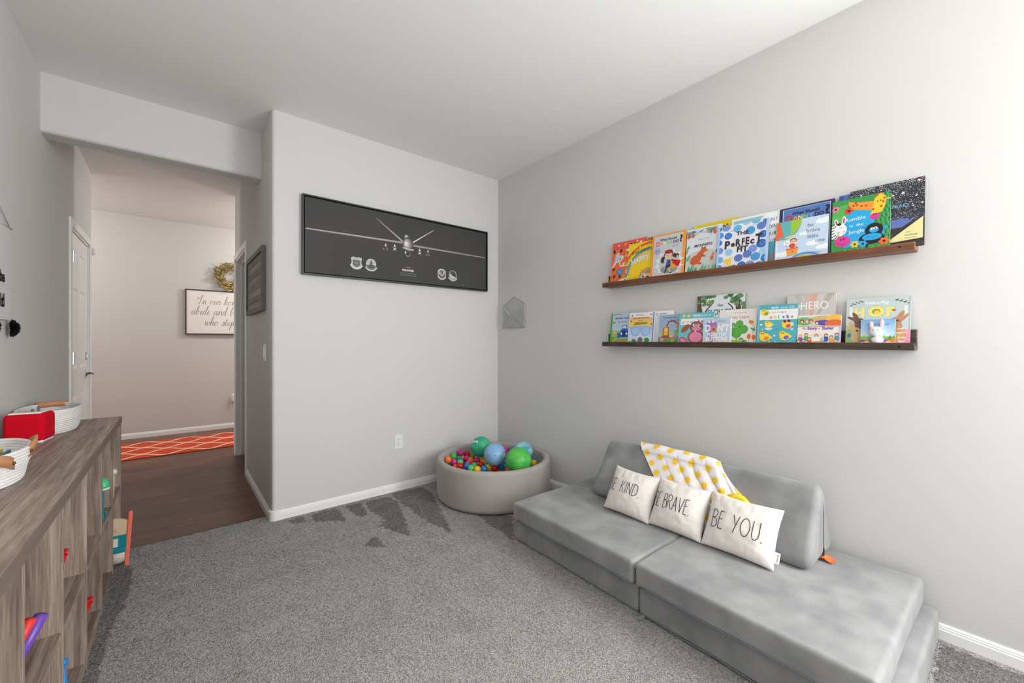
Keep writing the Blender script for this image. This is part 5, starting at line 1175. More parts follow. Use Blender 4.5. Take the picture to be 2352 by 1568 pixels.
def art_bunny(A):
    A.rect(0, 0, 1, 1, (120, 196, 204)); A.rect(0, .62, 1, .82, (240, 244, 244)); A.rect(0, .82, 1, 1, (104, 190, 200)); A.poly([(0, 0), (1, 0), (1, .10), (.5, .03), (0, .14)], (190, 214, 60)); A.rect(0, 0, .05, 1, (120, 200, 210))
    for x in (.14, .28): A.ell(x, .91, .05, .045, (246, 214, 90))
    A.text('NEVER', .40, .875, .062, WH, .03, 'l', sx=.85); A.text('touch A', .60, .875, .07, WH, .0, 'l', shear=.15)
    cs = [(226, 130, 60), (240, 170, 60), (130, 180, 70), (90, 160, 200), (180, 110, 190), (226, 110, 80)]; x = .10
    for ch, c in zip('grumpy', cs): A.text(ch, x, .685, .060, c, .025, 'l'); x += .072
    x = .56
    for ch, c in zip('bunny', ((226, 60, 140), (180, 60, 170), (130, 190, 60), (240, 150, 50), (80, 160, 210))): A.text(ch, x, .675, .105, c, .05, 'l', sx=.75); x += .10
    br, pk = (160, 92, 72), (240, 140, 180); A.ell(.20, .50, .16, .075, br, .75); A.ell(.80, .46, .07, .16, br, -.15); A.ell(.52, .54, .19, .17, br); A.ell(.52, .22, .24, .20, br); A.ell(.52, .22, .19, .15, pk); A.ell(.53, .49, .14, .06, pk); A.ell(.46, .60, .045, .04, WH); A.ell(.57, .60, .045, .04, WH); A.ell(.47, .60, .018, .020, BK); A.ell(.56, .605, .018, .020, BK); A.ell(.50, .405, .02, .02, WH)
    for s, x in ((.5, .16), (-.5, .90)): A.ell(x, .10, .15, .085, br, -s); A.ell(x, .10, .12, .06, pk, -s)
def art_flower(A):
    A.rect(0, 0, 1, 1, (226, 234, 238)); A.rect(0, 0, .04, 1, (60, 110, 80)); rnd = random.Random(5); A.line([(.08, .0), (.10, .55), (.03, 1)], .07, (110, 70, 56)); A.line([(.08, .45), (.22, .72), (.35, .85)], .03, (96, 62, 52)); A.line([(.90, 0), (.90, .5), (.86, .8), (.80, .95)], .10, (100, 66, 58)); A.line([(.97, .2), (.93, .55), (.96, .7)], .03, (190, 50, 40)); A.line([(.84, .5), (.74, .75), (.66, .82)], .025, (90, 60, 50)); A.ell(.06, .28, .06, .08, (236, 110, 50))
    for i in range(34): s = rnd.random() < .5; x = rnd.uniform(.02, .38) if s else rnd.uniform(.60, 1.0); y = rnd.uniform(.80, .99) - (.1 if (s and x < .1) or x > .9 else 0); A.ell(x, y, rnd.uniform(.04, .07), rnd.uniform(.035, .05), rnd.choice([(90, 130, 84), (74, 116, 72), (110, 146, 96)]))
    for i in range(30): s = rnd.random() < .5; x = rnd.uniform(.02, .38) if s else rnd.uniform(.60, 1.0); A.ell(x, rnd.uniform(.74, .97), .010, .010, (246, 246, 246), 0, 8)
    A.text('the', .50, .76, .07, (50, 80, 100), .0, shear=.1); A.text('FLOWER', .50, .60, .12, (40, 84, 110), .01, sx=.80); A.text('THIEF', .54, .42, .13, (40, 84, 110), .01, sx=.85)
    for x, y in ((.20, .50), (.24, .46), (.30, .42)): A.ell(x, y, .02, .015, (100, 140, 110))
def art_button(A):
    A.rect(0, 0, 1, 1, (190, 210, 232)); A.rect(0, 0, 1, .10, (226, 214, 70)); A.rect(.95, 0, 1, 1, (232, 238, 244)); A.ell(.30, .70, .21, .20, (168, 120, 190)); A.ell(.30, .35, .14, .30, (168, 120, 190)); A.ell(.22, .86, .045, .04, WH); A.ell(.36, .87, .045, .04, WH); A.poly([(.30, .44), (.50, .44), (.48, .68), (.32, .70)], (196, 150, 130)); A.ell(.39, .57, .045, .05, (206, 40, 50))
    A.text('by  Bill Cotter', .66, .86, .045, (90, 100, 130), 0, sx=.9); A.text('D', .08, .50, .24, WH, .06, 'l', sx=.8); A.text("N'T", .52, .50, .24, WH, .06, 'l', sx=.78); A.text('PUSH THE', .50, .31, .135, WH, .05, sx=.80); A.text('BUTTON!', .50, .12, .155, WH, .06, sx=.82)
def art_charm(A):
    A.rect(0, 0, 1, 1, (238, 234, 228)); A.text("You're My Little", .55, .885, .042, (150, 120, 120), 0, sx=.95); A.text('Lucky Charm', .54, .73, .090, (190, 70, 40), .0, sx=.80, shear=.1)
    g = (92, 170, 74); 
    for x, y, r in ((.36, .50, .12), (.56, .58, .10), (.66, .42, .13), (.50, .30, .13), (.34, .32, .10), (.52, .44, .16)): A.ell(x, y, r, r, g)
    A.line([(.50, .30), (.50, .1)], .03, g); A.ell(.42, .50, .03, .035, WH); A.ell(.425, .50, .015, .02, BK); A.ell(.58, .50, .015, .02, BK); A.ell(.4, .0, .5, .12, (150, 200, 60)); A.ell(.86, .62, .07, .05, (240, 140, 50), -.3); A.line([(.86, .6), (.96, .45), (.9, .3)], .012, (90, 140, 70)); leaf(A, .98, .38, .16, .035, 2.6, (110, 160, 80))
    for x, y in ((.82, .22), (.94, .20)): A.ell(x, y, .05, .07, (236, 120, 40)); A.line([(x, y - .05), (x, 0)], .010, (110, 150, 80))
    for x, y in ((.70, .10), (.62, .16), (.10, .12)): A.ell(x, y, .03, .03, (80, 150, 70)); A.ell(x + .04, y - .01, .025, .025, (80, 150, 70)); A.ell(x - .03, y - .015, .025, .025, (80, 150, 70))
def chick(A, x, y, r, belly, flip=1):
    A.ell(x, y, r, r * .85, (250, 214, 60)); A.ell(x - flip * r * .5, y + r * .55 * A.W / A.H, r * .62, r * .6, (250, 214, 60)); A.ell(x + flip * r * .25, y - r * .2, r * .5, r * .42, belly, .5); A.ell(x - flip * r * .65, y + r * .75 * A.W / A.H, r * .12, r * .12, BK); A.ell(x - flip * r * .3, y + r * .75 * A.W / A.H, r * .12, r * .12, BK); A.poly([(x - flip * r * 1.25, y + r * .45), (x - flip * r * .9, y + r * .6), (x - flip * r * .95, y + r * .35)], (246, 160, 50)); leaf(A, x + flip * r * .8, y, r * .6, r * .25, 0 if flip > 0 else pi, (250, 220, 110))
def art_chicks(A):
    A.rect(0, 0, 1, 1, (84, 176, 190)); A.rect(0, .62, 1, .88, (240, 242, 242)); A.rect(0, 0, .055, 1, (110, 190, 204)); A.text('NEVER', .34, .90, .058, WH, .03, 'l', sx=.8); A.text('touch THE', .57, .90, .062, WH, .0, 'l', shear=.15, sx=.92)
    cs = [(226, 130, 60), (120, 160, 200), (240, 170, 60), (130, 180, 70), (180, 110, 190), (226, 110, 80)]; x = .38
    for ch, c in zip('grumpy', cs): A.text(ch, x, .79, .055, c, .025, 'l'); x += .062
    x = .32
    for ch, c in zip('chicks', ((232, 90, 60), (246, 190, 60), (90, 170, 70), (60, 110, 190), (130, 80, 170), (240, 120, 60))): A.text(ch, x, .655, .092, c, .05, 'l'); x += .105
    chick(A, .20, .80, .10, (90, 180, 70)); chick(A, .30, .50, .10, (250, 230, 160)); A.ell(.30, .42, .10, .07, (226, 230, 232), 0, 16, pi, 2 * pi); chick(A, .76, .48, .12, (232, 70, 120)); chick(A, .22, .18, .14, (240, 140, 60)); chick(A, .72, .20, .13, (130, 100, 180)); A.ell(.70, .57, .04, .04, (110, 40, 60)); A.ell(.80, .58, .04, .04, (110, 40, 60))
    for x, y, c in ((.10, .50, WH), (.88, .38, WH), (.46, .22, (236, 200, 230)), (.14, .38, (240, 170, 100)), (.52, .38, (60, 120, 190)), (.88, .52, WH), (.48, .06, (200, 170, 210)), (.34, .06, (170, 200, 90))): flower(A, x, y, .035, c, (250, 220, 90), 5)
    for i in range(9): a = i / 8; A.ell(.42 + .5 * a, .14 - .12 * sin(pi * a), .008, .008, WH, 0, 8)
def art_hero(A):
    A.rect(0, 0, 1, 1, (206, 204, 200))
    for x0_, c in ((.15, (196, 190, 184)), (.34, (214, 190, 176)), (.50, (222, 176, 150)), (.66, (214, 206, 200)), (.84, (190, 180, 174))): A.poly([(.5, .35), (x0_, 1), (x0_ + .14, 1)], c)
    A.text('A', .28, .70, .13, WH, .01); A.text('HERO', .58, .70, .20, WH, .01, sx=.80); A.text('LIKE NO OTHER', .50, .54, .085, WH, .01, sx=.80); A.ell(.58, .42, .10, .12, (90, 66, 60)); A.ell(.58, .40, .065, .075, (200, 150, 124)); A.poly([(0, 0), (1, 0), (1, .50), (.7, .38), (.4, .28), (.15, .40), (0, .42)], (96, 116, 92)); A.ell(.58, .15, .16, .2, (170, 120, 90))
def art_easter(A):
    A.rect(0, 0, 1, 1, (240, 232, 222)); A.rect(.95, 0, 1, 1, (206, 190, 230)); A.poly([(0, .64), (1, .64), (1, .95), (0, .95)], (200, 214, 206)); A.ell(.15, .80, .2, .12, (120, 180, 110)); A.ell(.60, .86, .3, .1, (210, 180, 120)); A.ell(.86, .84, .22, .14, (246, 190, 80)); A.ell(.62, .74, .2, .08, (96, 84, 180)); A.ell(.84, .72, .2, .10, (230, 110, 60)); A.rect(0, .60, 1, .64, (214, 180, 150))
    for x, c in ((.10, (130, 70, 50)), (.22, (214, 120, 170)), (.32, (120, 70, 50)), (.46, (100, 50, 40))): A.ell(x, .80 - (.06 if x > .4 else 0), .05, .055, c); A.ell(x, .785 - (.06 if x > .4 else 0), .034, .036, (240, 200, 170)); 
    A.text('The', .17, .52, .055, (150, 100, 190), .02); A.text('Story', .36, .51, .085, (140, 90, 190), .05, sx=.9); A.text('of', .52, .52, .05, (150, 100, 190), .02); A.text('Easter', .72, .51, .085, (140, 90, 190), .05, sx=.9)
    A.ell(.47, .22, .15, .16, (246, 214, 150)); A.ell(.47, .22, .12, .135, (226, 234, 240)); A.ell(.46, .30, .05, .05, (140, 80, 50)); A.ell(.46, .29, .035, .035, (236, 196, 164)); A.ell(.46, .16, .08, .09, WH); A.rect(.39, .03, .55, .12, (240, 190, 80))
    for x, y, c, b in ((.08, .30, (220, 160, 130), (150, 80, 170)), (.22, .34, (120, 70, 50), (90, 170, 90)), (.16, .14, (130, 80, 60), (90, 130, 210)), (.30, .20, (140, 80, 60), (226, 90, 90)), (.68, .32, (110, 60, 50), (60, 90, 190)), (.80, .26, (120, 90, 60), (240, 170, 70)), (.92, .34, (60, 50, 50), (70, 160, 170)), (.90, .14, (170, 100, 70), (240, 120, 60)), (.04, .12, (150, 90, 60), (240, 200, 90)), (.60, .20, (190, 190, 190), (170, 170, 170))): A.ell(x, y - .12, .055, .09, b); A.ell(x, y, .045, .045, c); A.ell(x, y - .012, .032, .032, (240, 200, 170))
def easter_shape(W, Hh):
    P = [(W / 2, 0), (W / 2, Hh * .96)] + [(W / 2 - W * i / 20, Hh * (.96 - .03 * i / 20 + .045 * sin(pi * min(1, i / 20 * 1.35)))) for i in range(1, 17)]
    P += [(-W / 2 + W * .14 * (1 - sin(pi / 2 * k / 4)), Hh * (.72 + .16 * cos(pi / 2 * k / 4))) for k in range(5)]
    return P + [(-W / 2, Hh * .5), (-W / 2, 0)]
def art_hop(A):
    A.rect(0, 0, 1, 1, (196, 208, 206)); A.rect(.975, 0, 1, 1, (176, 186, 184)); A.ell(.18, .10, .30, .26, (150, 190, 110)); A.ell(.88, .08, .26, .26, (236, 150, 180)); A.ell(.80, .22, .14, .16, (214, 160, 100))
    A.text('Peek-a-Flap', .50, .865, .060, (248, 250, 250), .015, sx=.98)
    for s in (0, 1):
        c = (140, 196, 214) if s == 0 else (250, 222, 120); b = .085 if s == 0 else .055
        A.text('H', .14, .60, .20, c, b, 'l', sx=.85); A.ell(.485, .705, .13 + (.012 if s == 0 else 0), .115 + (.012 if s == 0 else 0), c); A.text('P', .64, .60, .20, c, b, 'l', sx=.95)
    A.ell(.485, .705, .065, .055, (110, 160, 80)); A.ell(.495, .69, .045, .04, (250, 200, 70)); A.ell(.755, .72, .025, .022, (206, 50, 60))
    for x0_, sg in ((.06, 1), (.95, -1)):
        for i in range(7): leaf(A, x0_ + sg * .03 * i, .86 + .012 * i, .045, .012, .9 if i % 2 else -.3, (60, 90, 80))
        for q in range(5): flower(A, x0_ + sg * .02, .78 - q * .055, .032, (244, 246, 244), (230, 220, 150), 5)
    for (x, y, c, ear) in ((.22, .50, (120, 86, 66), -1), (.80, .50, (190, 140, 104), 1), (.17, .30, (214, 180, 130), -1)):
        A.ell(x + ear * -.0 - .11 * (1 if ear < 0 else -1), y + .06, .10, .030, c, -.5 * ear * -1 if ear < 0 else .9); A.ell(x + (.06 if ear > 0 else -.06), y + .11, .035, .10, c, -.5 * ear); A.ell(x, y, .085, .075, c); A.ell(x + .02, y, .022, .026, BK); A.ell(x + .025, y + .01, .007, .007, WH); A.ell(x, y - .13, .09, .12, c)
    A.arc(.48, .46, .12, 0, pi, .010, (120, 90, 60), ry=.06); A.text('Look &', .88, .32, .040, WH, .02, sx=.9); A.text('explore!', .88, .24, .040, WH, .02, sx=.9); A.text('chunky', .88, .14, .040, WH, .02, sx=.9); A.text('flaps!', .88, .06, .040, WH, .02, sx=.9); A.ell(.06, .20, .035, .045, (60, 120, 190)); A.text('by the artist', .17, .03, .018, (90, 110, 80))
def art_pup(A):
    for i in range(10): A.rect(0, .3 + i * .07, 1, .37 + i * .07, tuple(int(a + (b - a) * i / 9) for a, b in zip((214, 232, 244), (130, 180, 224))))
    A.rect(0, 0, 1, .34, (140, 190, 80)); rnd = random.Random(1); A.text('LITTLE BUNNY', .52, .76, .080, (60, 90, 160), .01, sx=.86)
    for i in range(30): x = rnd.random(); leaf(A, x, .18, .28 * rnd.uniform(.5, 1), .014, pi / 2 + rnd.uniform(-.5, .5), rnd.choice([(110, 180, 70), (140, 200, 90), (80, 150, 70)]))
    for x, c in ((.10, (236, 90, 140)), (.26, (130, 80, 170)), (.74, (150, 90, 180)), (.90, (220, 60, 50)), (.06, (140, 60, 150)), (.82, (250, 200, 70)), (.2, (250, 210, 80)), (.95, (240, 130, 60))): A.ell(x, .08 + .06 * ((x * 10) % 2), .08, .09, c); A.line([(x - .07, .10), (x + .07, .12)], .018, WH)
UP, LO = 'picture books on the upper ledge', 'picture books on the lower ledge'
def B(*a, **k): return book(*a, **k)
# upper ledge, left to right
B(1.757, 1.490, ZU, 1.887, 0.05, 0.018, 0.006, (240, 112, 60), (238, 120, 84), 'orange picture book with grey koalas, leftmost on the upper ledge', art_koala, group=UP)
B(1.482, 1.30, ZU, 1.878, 0.044, 0.016, 0.004, (150, 110, 80), (120, 90, 74), 'thin brown striped book peeking out behind the yellow rainbow book', art_edge, group=UP, r=.010)
B(1.618, 1.400, ZU, 1.857, 0.058, 0.024, 0.006, (250, 214, 30), (250, 222, 70), 'yellow picture book with a rainbow and a sloth face, second on the upper ledge', art_happy, group=UP)
B(1.434, 1.217, ZU, 1.872, .070, .036, .010, (248, 160, 58), (244, 150, 50), 'orange edged grey book with a boy in a red cape, upper ledge', art_danny, group=UP)
B(1.176, .927, ZU, 1.888, 0.034, 0.01, 0.006, (236, 220, 30), (240, 222, 50), 'plain bright yellow book standing behind the bear book and the blue dot book', art_yellow, group=UP)
B(1.212, 1.010, ZU, 1.866, 0.058, 0.026, 0.008, (226, 230, 236), (200, 206, 200), 'pale picture book with an orange bear and jungle leaves, on the upper ledge', art_manners, group=UP)
B(.962, .731, ZU, 1.875, 0.046, 0.02, 0.008, (236, 240, 240), (240, 242, 242), 'white and aqua book standing behind the blue dot book', art_club, group=UP)
B(1.026, .772, ZU, 1.841, .070, .037, .009, (236, 236, 242), (180, 206, 240), 'white picture book covered with blue smiling dots, on the upper ledge', art_fit, group=UP)
B(.729, .506, ZU, 1.873, .052, .022, .010, (52, 50, 92), (50, 48, 90), 'navy and blue book standing behind the hot air balloon book', lambda A: art_danny(A, False), group=UP)
B(.738, .524, ZU, 1.802, .070, .042, .009, (200, 220, 240), (226, 234, 244), 'sky blue picture book with a hot air balloon, on the upper ledge', art_brave, group=UP)
B(.492, .250, ZU, 1.880, 0.032, 0.01, 0.005, (90, 118, 190), (80, 106, 180), 'slate blue book almost hidden behind the jungle animal book', art_blue, group=UP)
B(.449, .210, ZU, 1.886, 0.047, 0.022, 0.009, (44, 46, 52), (30, 30, 34), 'black picture book with white stars, rightmost on the upper ledge', art_dark, group=UP)
B(.510, .311, ZU, 1.849, 0.068, 0.038, 0.01, (60, 150, 74), (84, 170, 84), 'green board book with a giraffe, a zebra and a gorilla, on the upper ledge', art_rumble, r=.012, board=True, group=UP)
# lower ledge, left to right
B(1.752, 1.556, ZL, 1.399, .060, .034, .008, (186, 206, 222), (66, 158, 66), 'board book with a green spine and a blue truck, leftmost on the lower ledge', art_truck, r=.006, board=True, group=LO)
B(1.480, 1.300, ZL, 1.398, 0.044, 0.02, 0.006, (244, 244, 242), (238, 238, 236), 'white book standing behind the excavator book on the lower ledge', art_cater, r=.010, board=True, group=LO)
B(1.599, 1.415, ZL, 1.393, .070, .044, .008, (240, 238, 240), (226, 226, 232), 'yellow and white book with two pale blue puffs, second on the lower ledge', art_thing, group=LO)
B(1.398, 1.225, ZL, 1.371, 0.052, 0.028, 0.006, (158, 184, 210), (150, 176, 190), 'blue book with an orange excavator on the lower ledge', art_constr, group=LO)
B(1.154, .893, ZL, 1.469, .040, .014, .008, (226, 234, 238), (70, 110, 80), 'tall book with green trees and flowers, standing behind on the lower ledge', art_flower, group=LO)
B(1.252, 1.048, ZL, 1.373, 0.062, 0.038, 0.008, (120, 196, 204), (110, 190, 204), 'aqua board book with a brown and pink rabbit on the lower ledge', art_bunny, r=.008, board=True, group=LO)
B(1.022, .829, ZL, 1.381, .056, .026, .006, (238, 234, 228), (226, 220, 214), 'cream board book with a green four leaf clover on the lower ledge', art_charm, r=.010, board=True, group=LO)
B(1.100, .946, ZL, 1.336, .0710, .056, .0060, (190, 210, 232), (230, 236, 242), 'small pale blue board book with big white letters, on the lower ledge', art_button, r=.005, board=True, group=LO)
B(.698, .502, ZL, 1.435, .040, .014, .008, (206, 204, 200), (226, 224, 220), 'tall muted grey book with sun rays, standing behind on the lower ledge', art_hero, group=LO)
B(.821, .645, ZL, 1.392, .070, .040, .009, (84, 176, 190), (80, 170, 186), 'teal board book with yellow chicks on the lower ledge', art_chicks, r=.010, board=True, group=LO)
B(.642, .475, ZL, 1.330, .0705, .050, .010, (240, 232, 222), (210, 196, 230), 'shaped board book with a curved top and many small figures, on the lower ledge', art_easter, r=.0, board=True, shape=easter_shape, group=LO)
B(.460, .250, ZL, 1.398, .056, .024, .010, (196, 208, 206), (186, 198, 196), 'large grey green board book with rabbits and yellow letters, rightmost on the lower ledge', art_hop, r=.020, board=True, group=LO)
pb = B(.405, .293, ZL, 1.302, .0710, .057, .009, (150, 190, 226), (150, 190, 220), 'small board book with a white plush rabbit head, in front of the rabbit book', art_pup, r=.004, board=True, group=LO)
PW = mat('white_plush', (240, 238, 240), .95, .05, bump=.8, bscale=300); PP = mat('pink_plush', (244, 206, 214), .95, .05)
hd = sphere('plush_head', (-.004, -.012, .058), .021, PW, pb, 20, 14, (1.05, .75, 1))
sphere('plush_ear', (-.020, -.008, .086), .017, PP, hd, 12, 8, (.45, .3, 1)).rotation_euler = (0, 0, 0)
e2 = sphere('plush_ear', (.014, -.008, .092), .019, PP, hd, 12, 8, (.42, .3, 1))
for x in (-.010, .004): sphere('eye', (x, -.029, .062), .0018, mat('bead_black', (20, 20, 20), .2), hd, 8, 6)
sphere('plush_body', (.001, -.008, .022), .019, PW, pb, 16, 10, (1.1, .6, .9))

# ---------------------------------------------------------------- clear envelope wall pocket
def pocket():
    y0, y1, z0, z1, za = 3.008, 2.704, 1.327, 1.537, 1.607; yc = (y0 + y1) / 2
    t = empty('envelope_wall_pocket', (XR, yc, z0), label='clear grey envelope shaped pocket on the right wall by the corner', cat='wall pocket')
    gm = bpy.data.materials.new('clear_acrylic'); gm.use_nodes = True; nt = gm.node_tree; b = nt.nodes['Principled BSDF']; b.inputs['Base Color'].default_value = lin((214, 214, 214)); b.inputs['Roughness'].default_value = .15; b.inputs['Alpha'].default_value = .22
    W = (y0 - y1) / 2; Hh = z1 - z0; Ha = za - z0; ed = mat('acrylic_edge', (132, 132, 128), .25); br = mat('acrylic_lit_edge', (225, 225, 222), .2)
    P = [(W, 0), (-W, 0), (-W, Hh), (0, Ha), (W, Hh)]
    n = 5; V = [(-.004, y, z) for y, z in P] + [(-.001, y, z) for y, z in P]; mesh('back_sheet', V, [tuple(range(5)), tuple(range(9, 4, -1))] + [(i, i + 5, (i + 1) % 5 + 5, (i + 1) % 5) for i in range(5)], gm, t)
    V = [(-.024, W * .985, 0), (-.024, -W * .985, 0), (-.024, -W * .985, Hh), (-.024, 0, Hh * .46), (-.024, W * .985, Hh)]; V += [(x + .002, y, z) for x, y, z in V]
    mesh('front_sheet', V, [tuple(range(5)), tuple(range(9, 4, -1))] + [(i, i + 5, (i + 1) % 5 + 5, (i + 1) % 5) for i in range(5)], gm, t)
    tube('edge_rod', [(-.003, W, Hh), (-.003, 0, Ha), (-.003, -W, Hh)], .0016, ed, t, 6); tube('edge_rod', [(-.012, W, Hh), (-.012, W, 0), (-.012, -W, 0)], .0024, ed, t, 6)
    tube('edge_rod', [(-.024, -W, .004), (-.024, 0, Hh * .5), (-.022, -W * .35, Hh * .66)], .0018, ed, t, 6); tube('edge_rod', [(-.024, W, .004), (-.024, W * .3, Hh * .5)], .0012, ed, t, 6)
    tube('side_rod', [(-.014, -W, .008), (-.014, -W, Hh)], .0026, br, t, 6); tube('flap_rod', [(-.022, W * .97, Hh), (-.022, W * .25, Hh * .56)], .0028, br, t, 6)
pocket()

# ---------------------------------------------------------------- cubby bench
BX0, BX1, BYF, BZ = XL + .012, -.2480, 3.298, .765
DIV = [3.290, 2.915, 2.535, 2.147, 1.755, 1.362, .97, .58]
def bench():
    t = empty('cubby_bench', ((BX0 + BX1) / 2, 1.9, CP), (0, 0, radians(-.35)), label='long low weathered oak cubby shelf unit along the left wall', cat='shelf unit'); O = Vector(((BX0 + BX1) / 2, 1.9, CP))
    def bx(name, p0, p1, m): 
        o = box(name, tuple(Vector(p0) - O), tuple(Vector(p1) - O), m, t, .0008, 1); return o
    y0 = .571
    top = bx('top_board', (BX0, y0, BZ - .038), (BX1, BYF, BZ), M_OAKY)
    bx('front_edge_band', (BX1, y0, BZ - .038), (BX1 + .0012, BYF, BZ - .0004), M_OAKE)
    for i, y in enumerate(DIV): bx('upright_panel', (BX0, y - .008, CP), (BX1 - .002, y + .008, BZ - .0385), M_OAKZ)
    for i in range(len(DIV) - 1):
        a, b = DIV[i + 1] + .0085, DIV[i] - .0085
        bx('cubby_shelf', (BX0, a, .345), (BX1 - .004, b, .361), M_OAKY); bx('bottom_board', (BX0, a, CP), (BX1 - .004, b, CP + .018), M_OAKY)
    bx('back_panel', (BX0, y0, CP), (BX0 + .006, BYF, BZ - .04), M_OAKY)
    return t
bench()

# ---------------------------------------------------------------- rope baskets
M_ROPE = mat('white_cotton_rope', (244, 243, 241), .9, .1, var=(232, 231, 229), vscale=60, bump=.8, bscale=260)
M_LEATHER = mat('tan_leather', (204, 146, 104), .55, var=(190, 132, 92), vscale=15)
def basket(cx, cy, rx, ry, h, waist, lab, rot=0):
    t = empty('rope_basket', (cx, cy, BZ + .0005), (0, 0, rot), label=lab, cat='basket', group='white rope baskets on the oak unit')
    n = int(h / .0095); V = []; Fc = []
    for k in range(n):
        z = .005 + k * .0095; q = k / (n - 1); f = .84 + .16 * min(1, q * 1.6) ** .7 - waist * sin(pi * min(1, q * 1.25)) * (1 if q < .8 else .0)
        add_tube(V, Fc, [(rx * f * cos(a), ry * f * sin(a), z) for a in [2 * pi * i / 64 for i in range(64)]], .0056, 8, True)
    mesh('rope_wall', V, Fc, M_ROPE, t, True)
    lathe('rope_floor', [(0, .0005), (1, .0005), (1, .006), (0, .006)], M_ROPE, t, 48, rx * .84, ry * .84)
    return t, h
b1, h1 = basket(-.474, 3.000, .105, .190, .118, .0, 'white rope basket with a tan leather handle, behind the red speaker box')
V = []; Fc = []   # leather wrapped handle at the far end of the rim
add_tube(V, Fc, [(.105 * cos(a), .190 * sin(a), h1 - .009) for a in [radians(74 + 4 * i) for i in range(15)]], .0155, 10)
mesh('leather_handle', V, Fc, M_LEATHER, b1, True)
b2, h2 = basket(-.475, 2.005, .112, .195, .108, .05, 'white rope basket with tan leather loops holding thin books, nearest on the oak unit')
def strap(a0, a1, rad, zlo, zhi, parent):
    V = []; Fc = []; n = 16
    for i in range(n + 1):
        q = i / n; a = a0 + (a1 - a0) * q; r = rad * (1.03 + .10 * sin(pi * q)); z = zlo + (zhi - zlo) * sin(pi * q); x, y = .112 * r * cos(a), .195 * r * sin(a)
        for s in (0, 1): V.append((x, y, z + s * .034)); V.append((x * .965, y * .985, z + s * .034))
    for i in range(n):
        b = i * 4; c = b + 4
        Fc += [(b, b + 2, c + 2, c), (b + 3, b + 1, c + 1, c + 3), (b + 2, b + 3, c + 3, c + 2), (b + 1, b, c, c + 1)]
    Fc += [(0, 1, 3, 2), (n * 4, n * 4 + 2, n * 4 + 3, n * 4 + 1)]
    st = mesh('leather_loop', V, Fc, M_LEATHER, parent, True)
    for i in (1, n - 1):
        p = Vector(V[i * 4]) ; o = sphere('rivet', (p.x * 1.01, p.y * 1.01, p.z + .017), .005, M_BRASS, st, 10, 6)
strap(radians(-5), radians(40), 1.0, .068, .092, b2); strap(radians(-75), radians(-28), 1.0, .052, .078, b2)
for k, (c, z, nm) in enumerate((((240, 200, 70), .094, 'yellow'), ((40, 120, 150), .088, 'teal'))):
    o = box('thin_book', (-.012, -.075, 0), (-.005 if k else -.002, .085, z - .01), mat('thin_cover_' + nm, c, .5), None, .0005, 1); o.location = (-.475 + .045 + k * .02, 2.0, BZ + .0072); tag(o, 'thin %s book standing in the nearest rope basket' % nm, 'book', 'thin books in the nearest basket')

# ---------------------------------------------------------------- red speaker box
def speaker_box():
    t = empty('red_speaker_box', (-.435, 2.645, BZ), (0, 0, radians(-9)), label='red fabric speaker box with a white top and grey ears, between two rope baskets', cat='speaker')
    W, D, Hh = .125, .120, .132
    rbox('fabric_body', W, D, Hh - .008, .020, mat('red_felt', (212, 16, 40), .95, .1, bump=.6, bscale=700), t, (8, 8, 8), None, (-W / 2, D / 2, .005))
    rbox('white_foot', W - .012, D - .012, .014, .006, M_PLASTIC, t, (3, 3, 1), None, (-W / 2, D / 2, 0))
    bm = bmesh.new(); add_box(bm, (-W + .014, .012, Hh - .006), (-.014, D - .012, Hh + .0015), .003, 2); bm_obj('white_top', bm, M_PLASTIC, t)
    er = mat('grey_ear_rubber', (96, 100, 106), .6)
    for (x, y, h) in ((-.036, .058, .022), (-.050, .048, .013)):
        bm = bmesh.new(); add_box(bm, (x - .005, y - .003, Hh), (x + .005, y + .003, Hh + h), .0025, 2); bm_obj('ear', bm, er, t)
    A = Art(1, 1, .0001, clip=False)
    for (x, y, r, c) in ((-.085, .06, .022, (206, 204, 204)), (-.078, .064, .012, (196, 170, 170)), (-.094, .056, .010, (180, 176, 180)), (-.070, .052, .006, (120, 116, 120))): A.ell(x, y, r, r * .8, c)
    A.build('top_print', t, M_PRINT, lambda u, v, n_: (u, v, Hh + .0017 + n_))
speaker_box()

